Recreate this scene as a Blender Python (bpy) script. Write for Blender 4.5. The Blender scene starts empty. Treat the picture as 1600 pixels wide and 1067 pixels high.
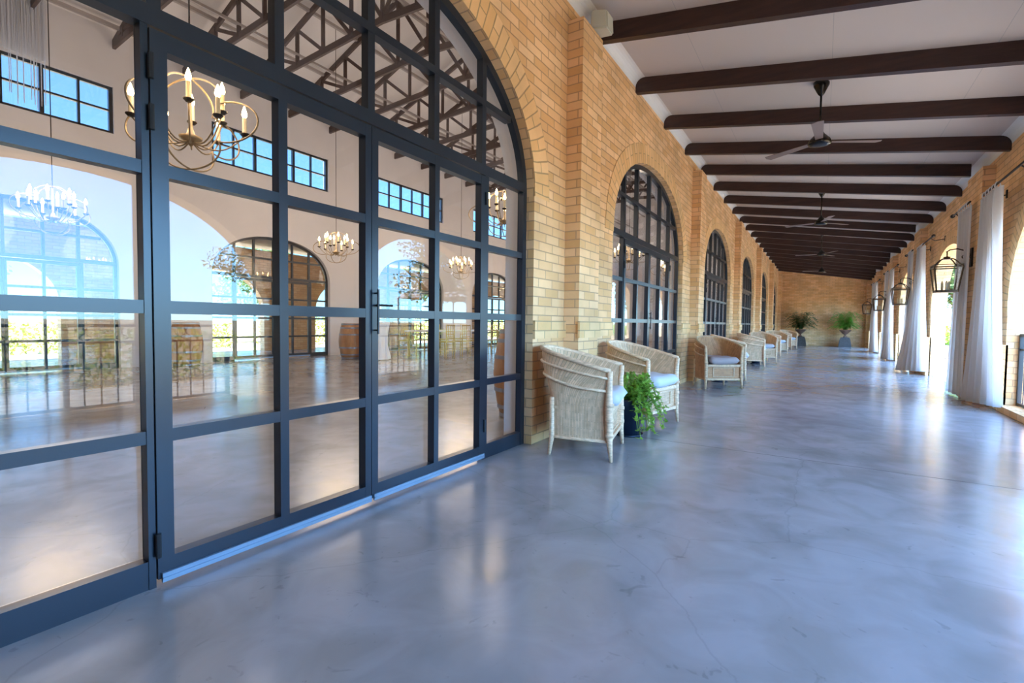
import bpy, bmesh, math, random
from mathutils import Vector, Matrix
from math import pi, sin, cos, radians
random.seed(7)
S = bpy.context.scene
C = S.collection

# ------------------------------------------------------------------ camera, sky, sun, exposure
FPX, YAW, PITCH, ROLL = 762.4, 0.5662, 0.0387, 0.0117
cam_d = bpy.data.cameras.new('camera'); cam = bpy.data.objects.new('camera', cam_d); C.objects.link(cam)
cam_d.sensor_width = 36.0; cam_d.sensor_fit = 'HORIZONTAL'; cam_d.lens = 36.0 * FPX / 1600.0
cam_d.clip_start = 0.05; cam_d.clip_end = 2000
_f = Vector((-sin(YAW) * cos(PITCH), cos(YAW) * cos(PITCH), -sin(PITCH)))
_r = Vector((cos(YAW), sin(YAW), 0)); _u = _r.cross(_f)
_r2 = _r * cos(ROLL) + _u * sin(ROLL); _u2 = _r2.cross(_f)
M = Matrix((_r2, _u2, -_f)).transposed().to_4x4(); M.translation = (0, 0, 1.0)
cam.matrix_world = M
S.camera = cam

SKY_FAR, SKY_NEAR = 0.17, 1.2
world = bpy.data.worlds.new('sky'); S.world = world; world.use_nodes = True
nt = world.node_tree; nt.nodes.clear()
sky = nt.nodes.new('ShaderNodeTexSky'); sky.sky_type = 'NISHITA'; sky.sun_disc = False
sky.sun_elevation = radians(50); sky.sun_rotation = radians(160); sky.altitude = 1200
sky.air_density = 1.0; sky.dust_density = 0.2; sky.ozone_density = 1.5
bg = nt.nodes.new('ShaderNodeBackground'); bg.inputs['Strength'].default_value = 0.85
wo = nt.nodes.new('ShaderNodeOutputWorld')
# the sky is brighter on the sun's side (+x, -y) and a deeper blue on the far side
tcw = nt.nodes.new('ShaderNodeTexCoord'); dt = nt.nodes.new('ShaderNodeVectorMath'); dt.operation = 'DOT_PRODUCT'
dt.inputs[1].default_value = (0.95, -0.25, 0.1); nt.links.new(tcw.outputs['Generated'], dt.inputs[0])
mrw = nt.nodes.new('ShaderNodeMapRange'); mrw.interpolation_type = 'SMOOTHSTEP'
mrw.inputs['From Min'].default_value = -0.8; mrw.inputs['From Max'].default_value = 0.7
mrw.inputs['To Min'].default_value = SKY_FAR; mrw.inputs['To Max'].default_value = SKY_NEAR
nt.links.new(dt.outputs['Value'], mrw.inputs[0])
mlw = nt.nodes.new('ShaderNodeVectorMath'); mlw.operation = 'SCALE'; nt.links.new(sky.outputs[0], mlw.inputs[0]); nt.links.new(mrw.outputs[0], mlw.inputs['Scale'])
gmw = nt.nodes.new('ShaderNodeVectorMath'); gmw.operation = 'MULTIPLY'; 
spw = nt.nodes.new('ShaderNodeSeparateXYZ'); nt.links.new(tcw.outputs['Generated'], spw.inputs[0])
crw = nt.nodes.new('ShaderNodeValToRGB'); nt.links.new(spw.outputs['Z'], crw.inputs[0])
crw.color_ramp.elements[0].position = 0.0; crw.color_ramp.elements[0].color = (0.30, 0.60, 0.95, 1)
crw.color_ramp.elements[1].position = 0.45; crw.color_ramp.elements[1].color = (0.74, 0.92, 1.0, 1)
nt.links.new(crw.outputs[0], gmw.inputs[1]); nt.links.new(mlw.outputs[0], gmw.inputs[0])
nt.links.new(gmw.outputs[0], bg.inputs[0]); nt.links.new(bg.outputs[0], wo.inputs[0])

sun_d = bpy.data.lights.new('sun', 'SUN'); sun = bpy.data.objects.new('sun', sun_d); C.objects.link(sun)
sun_d.energy = 10.0; sun_d.angle = radians(0.6); sun_d.color = (1.0, 0.93, 0.82)
SUNV = Vector((0.13, -0.27, 0.95)).normalized()
sun.location = (10, -20, 30); sun.rotation_euler = SUNV.to_track_quat('Z', 'Y').to_euler()

S.view_settings.view_transform = 'Standard'; S.view_settings.look = 'None'
S.view_settings.gamma = 1.0; S.view_settings.use_curve_mapping = False
S.view_settings.exposure = 1.75
S.cycles.max_bounces = 10; S.cycles.diffuse_bounces = 5; S.cycles.glossy_bounces = 4
S.cycles.transparent_max_bounces = 24; S.cycles.sample_clamp_indirect = 6.0
S.cycles.use_denoising = True

# ------------------------------------------------------------------ materials
def newmat(name):
    m = bpy.data.materials.new(name); m.use_nodes = True
    n = m.node_tree; n.nodes.clear()
    o = n.nodes.new('ShaderNodeOutputMaterial')
    return m, n, o
def princ(name, col, rough=0.6, metal=0.0, noise=0.0, nscale=8.0, bump=0.0, bscale=60.0, spec=0.5, stretch=None, trans=0.0):
    m, n, o = newmat(name)
    p = n.nodes.new('ShaderNodeBsdfPrincipled'); n.links.new(p.outputs[0], o.inputs[0])
    p.inputs['Base Color'].default_value = (*col, 1); p.inputs['Roughness'].default_value = rough
    p.inputs['Metallic'].default_value = metal; p.inputs['Specular IOR Level'].default_value = spec
    tc = n.nodes.new('ShaderNodeTexCoord'); mp = n.nodes.new('ShaderNodeMapping')
    n.links.new(tc.outputs['Object'], mp.inputs[0])
    if stretch: mp.inputs['Scale'].default_value = stretch
    if noise > 0:
        t = n.nodes.new('ShaderNodeTexNoise'); t.inputs['Scale'].default_value = nscale; t.inputs['Detail'].default_value = 5
        n.links.new(mp.outputs[0], t.inputs['Vector'])
        r = n.nodes.new('ShaderNodeValToRGB')
        r.color_ramp.elements[0].position = 0.3; r.color_ramp.elements[1].position = 0.7
        r.color_ramp.elements[0].color = (*[c * (1 - noise) for c in col], 1)
        r.color_ramp.elements[1].color = (*[min(1, c * (1 + noise)) for c in col], 1)
        n.links.new(t.outputs[0], r.inputs[0]); n.links.new(r.outputs[0], p.inputs['Base Color'])
    if bump > 0:
        t2 = n.nodes.new('ShaderNodeTexNoise'); t2.inputs['Scale'].default_value = bscale
        n.links.new(mp.outputs[0], t2.inputs['Vector'])
        b = n.nodes.new('ShaderNodeBump'); b.inputs['Strength'].default_value = bump; b.inputs['Distance'].default_value = 0.01
        n.links.new(t2.outputs[0], b.inputs['Height']); n.links.new(b.outputs[0], p.inputs['Normal'])
    if trans > 0:
        tr = n.nodes.new('ShaderNodeBsdfTranslucent'); tr.inputs[0].default_value = (*col, 1)
        mx = n.nodes.new('ShaderNodeMixShader'); mx.inputs[0].default_value = trans
        n.links.new(p.outputs[0], mx.inputs[1]); n.links.new(tr.outputs[0], mx.inputs[2]); n.links.new(mx.outputs[0], o.inputs[0])
    return m
def brick_mat(name, c1, c2, mort, bw=0.235, rh=0.076):
    m, n, o = newmat(name)
    p = n.nodes.new('ShaderNodeBsdfPrincipled'); n.links.new(p.outputs[0], o.inputs[0])
    uv = n.nodes.new('ShaderNodeUVMap'); uv.uv_map = 'UVMap'
    b = n.nodes.new('ShaderNodeTexBrick')
    b.inputs['Color1'].default_value = (*c1, 1); b.inputs['Color2'].default_value = (*c2, 1); b.inputs['Mortar'].default_value = (*mort, 1)
    b.inputs['Scale'].default_value = 1.0; b.inputs['Mortar Size'].default_value = 0.0055; b.inputs['Mortar Smooth'].default_value = 0.3
    b.inputs['Brick Width'].default_value = bw; b.inputs['Row Height'].default_value = rh; b.inputs['Bias'].default_value = 0.0
    n.links.new(uv.outputs[0], b.inputs['Vector'])
    no = n.nodes.new('ShaderNodeTexNoise'); no.inputs['Scale'].default_value = 1.6; no.inputs['Detail'].default_value = 6
    n.links.new(uv.outputs[0], no.inputs['Vector'])
    mr = n.nodes.new('ShaderNodeMapRange'); mr.inputs['From Min'].default_value = 0.25; mr.inputs['From Max'].default_value = 0.75
    mr.inputs['To Min'].default_value = 0.78; mr.inputs['To Max'].default_value = 1.2
    n.links.new(no.outputs[0], mr.inputs[0])
    mx = n.nodes.new('ShaderNodeVectorMath'); mx.operation = 'SCALE'
    n.links.new(b.outputs['Color'], mx.inputs[0]); n.links.new(mr.outputs[0], mx.inputs['Scale'])
    n.links.new(mx.outputs[0], p.inputs['Base Color'])
    p.inputs['Roughness'].default_value = 0.72; p.inputs['Specular IOR Level'].default_value = 0.35
    no2 = n.nodes.new('ShaderNodeTexNoise'); no2.inputs['Scale'].default_value = 45
    n.links.new(uv.outputs[0], no2.inputs['Vector'])
    ad = n.nodes.new('ShaderNodeMath'); ad.operation = 'MULTIPLY_ADD'; ad.inputs[1].default_value = -1.0
    sc = n.nodes.new('ShaderNodeMath'); sc.operation = 'MULTIPLY'; sc.inputs[1].default_value = 0.35
    n.links.new(no2.outputs[0], sc.inputs[0])
    n.links.new(b.outputs['Fac'], ad.inputs[0]); n.links.new(sc.outputs[0], ad.inputs[2])
    bu = n.nodes.new('ShaderNodeBump'); bu.inputs['Strength'].default_value = 0.7; bu.inputs['Distance'].default_value = 0.008
    n.links.new(ad.outputs[0], bu.inputs['Height']); n.links.new(bu.outputs[0], p.inputs['Normal'])
    return m
def floor_mat():
    m, n, o = newmat('polished_concrete')
    p = n.nodes.new('ShaderNodeBsdfPrincipled'); n.links.new(p.outputs[0], o.inputs[0])
    tc = n.nodes.new('ShaderNodeTexCoord')
    def noise(scale, detail=6, dist=0.0):
        t = n.nodes.new('ShaderNodeTexNoise'); t.inputs['Scale'].default_value = scale; t.inputs['Detail'].default_value = detail
        t.inputs['Distortion'].default_value = dist; n.links.new(tc.outputs['Object'], t.inputs['Vector']); return t
    a = noise(0.9, 8, 0.6)
    r = n.nodes.new('ShaderNodeValToRGB'); e = r.color_ramp.elements
    e[0].position = 0.3; e[0].color = (0.29, 0.295, 0.305, 1); e[1].position = 0.72; e[1].color = (0.43, 0.425, 0.425, 1)
    x = e.new(0.5); x.color = (0.365, 0.365, 0.375, 1)
    n.links.new(a.outputs[0], r.inputs[0])
    b = noise(3.2, 8, 1.0)
    r2 = n.nodes.new('ShaderNodeValToRGB'); r2.color_ramp.elements[0].position = 0.34; r2.color_ramp.elements[1].position = 0.62
    r2.color_ramp.elements[0].color = (0.80, 0.79, 0.76, 1); r2.color_ramp.elements[1].color = (1, 1, 1, 1)
    n.links.new(b.outputs[0], r2.inputs[0])
    mu = n.nodes.new('ShaderNodeMixRGB'); mu.blend_type = 'MULTIPLY'; mu.inputs[0].default_value = 0.9
    n.links.new(r.outputs[0], mu.inputs[1]); n.links.new(r2.outputs[0], mu.inputs[2])
    # trowel smears: small dark specks
    c = noise(9, 3, 2.0)
    r3 = n.nodes.new('ShaderNodeValToRGB'); r3.color_ramp.elements[0].position = 0.27; r3.color_ramp.elements[1].position = 0.33
    r3.color_ramp.elements[0].color = (0.82, 0.82, 0.82, 1); r3.color_ramp.elements[1].color = (1, 1, 1, 1)
    n.links.new(c.outputs[0], r3.inputs[0])
    mu2 = n.nodes.new('ShaderNodeMixRGB'); mu2.blend_type = 'MULTIPLY'; mu2.inputs[0].default_value = 1
    n.links.new(mu.outputs[0], mu2.inputs[1]); n.links.new(r3.outputs[0], mu2.inputs[2])
    # hairline cracks
    dn = n.nodes.new('ShaderNodeMixRGB'); dn.inputs[0].default_value = 0.12
    n.links.new(tc.outputs['Object'], dn.inputs[1]); n.links.new(b.outputs['Color'], dn.inputs[2])
    vo = n.nodes.new('ShaderNodeTexVoronoi'); vo.feature = 'DISTANCE_TO_EDGE'; vo.inputs['Scale'].default_value = 0.75
    n.links.new(dn.outputs[0], vo.inputs['Vector'])
    r4 = n.nodes.new('ShaderNodeValToRGB'); r4.color_ramp.elements[0].position = 0.0; r4.color_ramp.elements[1].position = 0.0022
    r4.color_ramp.elements[0].color = (0.88, 0.88, 0.88, 1); r4.color_ramp.elements[1].color = (1, 1, 1, 1)
    n.links.new(vo.outputs['Distance'], r4.inputs[0])
    mu3 = n.nodes.new('ShaderNodeMixRGB'); mu3.blend_type = 'MULTIPLY'; mu3.inputs[0].default_value = 1
    n.links.new(mu2.outputs[0], mu3.inputs[1]); n.links.new(r4.outputs[0], mu3.inputs[2])
    n.links.new(mu3.outputs[0], p.inputs['Base Color'])
    rr = n.nodes.new('ShaderNodeMapRange'); rr.inputs['To Min'].default_value = 0.10; rr.inputs['To Max'].default_value = 0.30
    n.links.new(b.outputs[0], rr.inputs[0]); n.links.new(rr.outputs[0], p.inputs['Roughness'])
    p.inputs['Specular IOR Level'].default_value = 0.75
    w = noise(6.5, 3, 0.3)
    bu = n.nodes.new('ShaderNodeBump'); bu.inputs['Strength'].default_value = 0.12; bu.inputs['Distance'].default_value = 0.012
    n.links.new(w.outputs[0], bu.inputs['Height']); n.links.new(bu.outputs[0], p.inputs['Normal'])
    return m
def glass_mat(name, tint=(0.93, 0.96, 0.97), ior=1.5):
    m, n, o = newmat(name)
    t = n.nodes.new('ShaderNodeBsdfTransparent'); t.inputs[0].default_value = (*tint, 1)
    g = n.nodes.new('ShaderNodeBsdfGlossy'); g.inputs['Roughness'].default_value = 0.0
    lw = n.nodes.new('ShaderNodeLayerWeight'); lw.inputs[0].default_value = 0.5      # facing: 1 - cos(angle), same from both sides
    pw = n.nodes.new('ShaderNodeMath'); pw.operation = 'POWER'; pw.inputs[1].default_value = 5.2; n.links.new(lw.outputs['Facing'], pw.inputs[0])
    r0 = ((ior - 1) / (ior + 1)) ** 2
    f = n.nodes.new('ShaderNodeMath'); f.operation = 'MULTIPLY_ADD'; f.inputs[1].default_value = 1 - r0; f.inputs[2].default_value = r0
    n.links.new(pw.outputs[0], f.inputs[0])
    mx = n.nodes.new('ShaderNodeMixShader')
    n.links.new(f.outputs[0], mx.inputs[0]); n.links.new(t.outputs[0], mx.inputs[1]); n.links.new(g.outputs[0], mx.inputs[2])
    n.links.new(mx.outputs[0], o.inputs[0]); return m
def emis(name, col, st):
    m, n, o = newmat(name); e = n.nodes.new('ShaderNodeEmission')
    e.inputs[0].default_value = (*col, 1); e.inputs[1].default_value = st; n.links.new(e.outputs[0], o.inputs[0]); return m
def weave_mat(name, c1, c2):
    m, n, o = newmat(name)
    p = n.nodes.new('ShaderNodeBsdfPrincipled'); n.links.new(p.outputs[0], o.inputs[0])
    uv = n.nodes.new('ShaderNodeUVMap'); uv.uv_map = 'UVMap'
    b = n.nodes.new('ShaderNodeTexBrick'); b.inputs['Scale'].default_value = 1
    b.inputs['Brick Width'].default_value = 0.11; b.inputs['Row Height'].default_value = 0.011; b.inputs['Mortar Size'].default_value = 0.0012
    b.inputs['Color1'].default_value = (*c1, 1); b.inputs['Color2'].default_value = (*c2, 1)
    b.inputs['Mortar'].default_value = (*[c * 0.58 for c in c2], 1)
    n.links.new(uv.outputs[0], b.inputs['Vector'])
    no = n.nodes.new('ShaderNodeTexNoise'); no.inputs['Scale'].default_value = 22; n.links.new(uv.outputs[0], no.inputs['Vector'])
    mr = n.nodes.new('ShaderNodeMapRange'); mr.inputs['To Min'].default_value = 0.7; mr.inputs['To Max'].default_value = 1.3
    n.links.new(no.outputs[0], mr.inputs[0])
    mx = n.nodes.new('ShaderNodeVectorMath'); mx.operation = 'SCALE'
    n.links.new(b.outputs['Color'], mx.inputs[0]); n.links.new(mr.outputs[0], mx.inputs['Scale'])
    n.links.new(mx.outputs[0], p.inputs['Base Color']); p.inputs['Roughness'].default_value = 0.55
    bu = n.nodes.new('ShaderNodeBump'); bu.inputs['Strength'].default_value = 0.8; bu.inputs['Distance'].default_value = 0.003; bu.invert = True
    n.links.new(b.outputs['Fac'], bu.inputs['Height']); n.links.new(bu.outputs[0], p.inputs['Normal'])
    return m
def board_mat():
    m, n, o = newmat('ceiling_board')
    p = n.nodes.new('ShaderNodeBsdfPrincipled'); n.links.new(p.outputs[0], o.inputs[0])
    tc = n.nodes.new('ShaderNodeTexCoord'); mp = n.nodes.new('ShaderNodeMapping'); mp.inputs['Rotation'].default_value = (0, 0, pi / 2)
    n.links.new(tc.outputs['Object'], mp.inputs[0])
    b = n.nodes.new('ShaderNodeTexBrick'); b.inputs['Scale'].default_value = 1
    b.inputs['Brick Width'].default_value = 3.6; b.inputs['Row Height'].default_value = 1.2; b.inputs['Mortar Size'].default_value = 0.003
    b.offset = 0; b.inputs['Color1'].default_value = (0.56, 0.49, 0.44, 1); b.inputs['Color2'].default_value = (0.56, 0.49, 0.44, 1)
    b.inputs['Mortar'].default_value = (0.42, 0.39, 0.36, 1)
    n.links.new(mp.outputs[0], b.inputs['Vector']); n.links.new(b.outputs[0], p.inputs['Base Color'])
    p.inputs['Roughness'].default_value = 0.7
    return m

BRICK = brick_mat('tan_brick', (0.76, 0.42, 0.175), (0.92, 0.59, 0.31), (0.56, 0.32, 0.17))
BRICKD = brick_mat('arch_brick', (0.80, 0.46, 0.19), (0.90, 0.57, 0.28), (0.50, 0.31, 0.15), 0.24, 0.078)
PLASTER = princ('plaster', (0.72, 0.67, 0.66), 0.8, noise=0.03, nscale=1.5)
ROOFB = princ('hall_ceiling_board', (0.82, 0.75, 0.71), 0.75, noise=0.03, nscale=1)
FLOOR = floor_mat()
BOARD = board_mat()
COVEM = princ('white_cove_paint', (0.78, 0.76, 0.72), 0.6)
STEEL = princ('dark_painted_steel', (0.014, 0.021, 0.032), 0.28, spec=0.5, noise=0.1, nscale=3)
STEELK = princ('black_steel', (0.012, 0.012, 0.014), 0.45)
ALU = princ('drip_strip_metal', (0.25, 0.34, 0.44), 0.4, metal=0.4)
GLASS = glass_mat('window_glass', ior=1.47)
GLASSL = glass_mat('lantern_glass')
BEAM = princ('dark_stained_timber', (0.042, 0.017, 0.012), 0.42, noise=0.35, nscale=3, stretch=(1, 8, 8), bump=0.15, bscale=20)
TRUSS = princ('brown_truss_timber', (0.085, 0.050, 0.040), 0.6, noise=0.2, nscale=4)
PURLIN = princ('pale_steel_purlin', (0.40, 0.34, 0.31), 0.5)
CANE = weave_mat('cane_weave', (0.66, 0.40, 0.22), (0.84, 0.56, 0.34))
CANEP = princ('cane_pole', (0.84, 0.55, 0.34), 0.45, noise=0.25, nscale=30, stretch=(1, 1, 3))
CANE2 = weave_mat('amber_cane_weave', (0.46, 0.20, 0.075), (0.60, 0.30, 0.125))
CANEP2 = princ('amber_cane_pole', (0.56, 0.35, 0.19), 0.45, noise=0.25, nscale=30)
CUSH = princ('white_cushion_cloth', (0.58, 0.59, 0.63), 0.85, bump=0.3, bscale=12)
CURT = princ('white_curtain_cloth', (0.90, 0.90, 0.90), 0.85, trans=0.45)
IRON = princ('dark_iron', (0.03, 0.022, 0.018), 0.5, metal=0.5)
BRONZE = princ('aged_bronze', (0.12, 0.085, 0.055), 0.45, metal=0.6)
FANM = princ('dark_bronze_fan', (0.022, 0.018, 0.014), 0.22, metal=0.6)
BLADE = princ('fan_blade_brown', (0.20, 0.14, 0.12), 0.4)
CREAM = princ('cream_plastic', (0.55, 0.53, 0.42), 0.45)
POTB = princ('navy_pot_plastic', (0.012, 0.022, 0.045), 0.4)
STONE = princ('grey_stone', (0.055, 0.050, 0.048), 0.7, noise=0.2, nscale=14)
URNM = princ('rusty_urn_iron', (0.13, 0.07, 0.05), 0.6, noise=0.3, nscale=10)
SOIL = princ('soil', (0.03, 0.02, 0.014), 0.9)
LEAF = princ('bright_leaf', (0.30, 0.50, 0.07), 0.45, noise=0.45, nscale=14, trans=0.3)
FERN = princ('fern_leaf', (0.22, 0.50, 0.06), 0.5, noise=0.4, nscale=9, trans=0.3)
FERND = princ('dark_fern_leaf', (0.05, 0.14, 0.025), 0.5, noise=0.4, nscale=9, trans=0.2)
TREEL = princ('tree_leaf', (0.13, 0.20, 0.05), 0.6, noise=0.5, nscale=1.2, trans=0.25)
HEDGE = princ('hedge_leaf', (0.34, 0.38, 0.06), 0.6, noise=0.5, nscale=2.5, trans=0.25)
BARK = princ('bark', (0.14, 0.10, 0.07), 0.8, noise=0.3, nscale=6)
GRASS = princ('dry_field', (0.34, 0.25, 0.12), 0.9, noise=0.25, nscale=0.25)
PAVE = princ('pale_paving', (0.40, 0.35, 0.29), 0.8, noise=0.1, nscale=2)
GOLD = princ('gold_chair_paint', (0.55, 0.36, 0.10), 0.3, metal=0.5)
CLOTH = princ('white_table_cloth', (0.75, 0.75, 0.78), 0.8)
OAK = princ('barrel_oak', (0.42, 0.20, 0.085), 0.45, noise=0.3, nscale=10, stretch=(1, 1, 0.25))
HOOP = princ('barrel_hoop', (0.30, 0.28, 0.30), 0.4, metal=0.7)
CANDLE = princ('candle_sleeve', (0.85, 0.70, 0.45), 0.5)
CHROD = princ('chandelier_gilt', (0.33, 0.24, 0.14), 0.4, metal=0.4)
FLAME = emis('flame_bulb', (1.0, 0.62, 0.26), 22.0)
STRING = princ('white_string', (0.75, 0.75, 0.80), 0.8, trans=0.3)
WHITEW = princ('white_render', (0.45, 0.45, 0.47), 0.8)

# ------------------------------------------------------------------ mesh helpers
def autouv(bm):
    uvl = bm.loops.layers.uv.get('UVMap') or bm.loops.layers.uv.new('UVMap')
    for f in bm.faces:
        n = f.normal; ax = max(range(3), key=lambda i: abs(n[i]))
        for l in f.loops:
            c = l.vert.co
            l[uvl].uv = (c.y, c.z) if ax == 0 else (c.x, c.z) if ax == 1 else (c.x, c.y)
def obj(name, bm, mat, parent=None, uv=False, smooth=False, mats=None):
    bm.normal_update()
    if uv: autouv(bm)
    me = bpy.data.meshes.new(name); bm.to_mesh(me); bm.free()
    for mm in (mats or [mat]): me.materials.append(mm)
    if smooth:
        for p in me.polygons: p.use_smooth = True
    o = bpy.data.objects.new(name, me); C.objects.link(o)
    if parent: o.parent = parent
    return o
def empty(name, loc=(0, 0, 0), rz=0):
    o = bpy.data.objects.new(name, None); C.objects.link(o); o.location = loc; o.rotation_euler = (0, 0, rz)
    o.empty_display_size = 0.1; return o
def tag(o, label=None, cat=None, group=None, kind=None):
    if label: o['label'] = label
    if cat: o['category'] = cat
    if group: o['group'] = group
    if kind: o['kind'] = kind
    return o
def box(bm, x0, x1, y0, y1, z0, z1):
    v = [bm.verts.new((x, y, z)) for x in (x0, x1) for y in (y0, y1) for z in (z0, z1)]
    for q in ((0, 1, 3, 2), (4, 6, 7, 5), (0, 4, 5, 1), (2, 3, 7, 6), (0, 2, 6, 4), (1, 5, 7, 3)):
        bm.faces.new([v[i] for i in q])
    return v
def bx(*a):
    bm = bmesh.new(); box(bm, *a); return bm
def frame_of(d):
    d = d.normalized(); a = Vector((0, 0, 1)) if abs(d.z) < 0.95 else Vector((1, 0, 0))
    u = d.cross(a).normalized(); return u, d.cross(u).normalized()
def tube(bm, pts, r, seg=8, cap=True, closed=False):
    pts = [Vector(p) for p in pts]; n = len(pts)
    rs = r if isinstance(r, (list, tuple)) else [r] * n
    rings = []; u = None
    for i, p in enumerate(pts):
        if closed: d = pts[(i + 1) % n] - pts[i - 1]
        else: d = pts[min(i + 1, n - 1)] - pts[max(i - 1, 0)]
        if d.length < 1e-9: d = Vector((0, 0, 1))
        d.normalize()
        if u is None: u, w = frame_of(d)
        else:
            u = (u - d * u.dot(d))
            u = u.normalized() if u.length > 1e-6 else frame_of(d)[0]
            w = d.cross(u)
        rings.append([bm.verts.new(p + (u * cos(2 * pi * k / seg) + w * sin(2 * pi * k / seg)) * rs[i]) for k in range(seg)])
    m = n if closed else n - 1
    for i in range(m):
        a, b = rings[i], rings[(i + 1) % n]
        for k in range(seg):
            bm.faces.new((a[k], a[(k + 1) % seg], b[(k + 1) % seg], b[k]))
    if cap and not closed:
        bm.faces.new(rings[0][::-1]); bm.faces.new(rings[-1])
def bar(bm, a, b, w, h):      # rectangular bar from a to b
    a, b = Vector(a), Vector(b); d = (b - a).normalized()
    up = Vector((0, 0, 1)) if abs(d.z) < 0.99 else Vector((0, 1, 0))
    s = d.cross(up).normalized(); t = s.cross(d)
    v = [bm.verts.new(p + s * (w / 2 * i) + t * (h / 2 * j)) for p in (a, b) for i, j in ((-1, -1), (1, -1), (1, 1), (-1, 1))]
    for q in ((0, 3, 2, 1), (4, 5, 6, 7), (0, 1, 5, 4), (1, 2, 6, 5), (2, 3, 7, 6), (3, 0, 4, 7)):
        bm.faces.new([v[i] for i in q])
def lathe(bm, prof, seg=20, cx=0, cy=0):
    rings = []
    for r, z in prof:
        rings.append([bm.verts.new((cx + r * cos(2 * pi * k / seg), cy + r * sin(2 * pi * k / seg), z)) for k in range(seg)])
    for a, b in zip(rings, rings[1:]):
        for k in range(seg):
            bm.faces.new((a[k], a[(k + 1) % seg], b[(k + 1) % seg], b[k]))
    bm.faces.new(rings[0][::-1]); bm.faces.new(rings[-1])
def kids(o): return [c for c in bpy.data.objects if c.parent == o]
CH = {}
def reg(root):
    def rec(o):
        ch = list(o.children); CH[o.name] = ch
        for c in ch: rec(c)
    rec(root)
def copy_tree(o, parent=None):
    c = o.copy(); C.objects.link(c); c.parent = parent
    for ch in CH.get(o.name, []): copy_tree(ch, c)
    return c
def place(proto, n, loc, rz=0, label=None, group=None):
    o = proto if n == 0 else copy_tree(proto)
    o.location = loc; o.rotation_euler = (0, 0, rz)
    if label: o['label'] = label
    if group: o['group'] = group
    return o
ORD = ['nearest', 'second', 'third', 'fourth', 'fifth', 'sixth', 'seventh', 'eighth', 'ninth', 'tenth', 'eleventh', 'twelfth', 'thirteenth',
       'fourteenth', 'fifteenth', 'sixteenth', 'seventeenth', 'eighteenth', 'nineteenth', 'twentieth', 'twenty-first', 'twenty-second', 'twenty-third', 'twenty-fourth']

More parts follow.
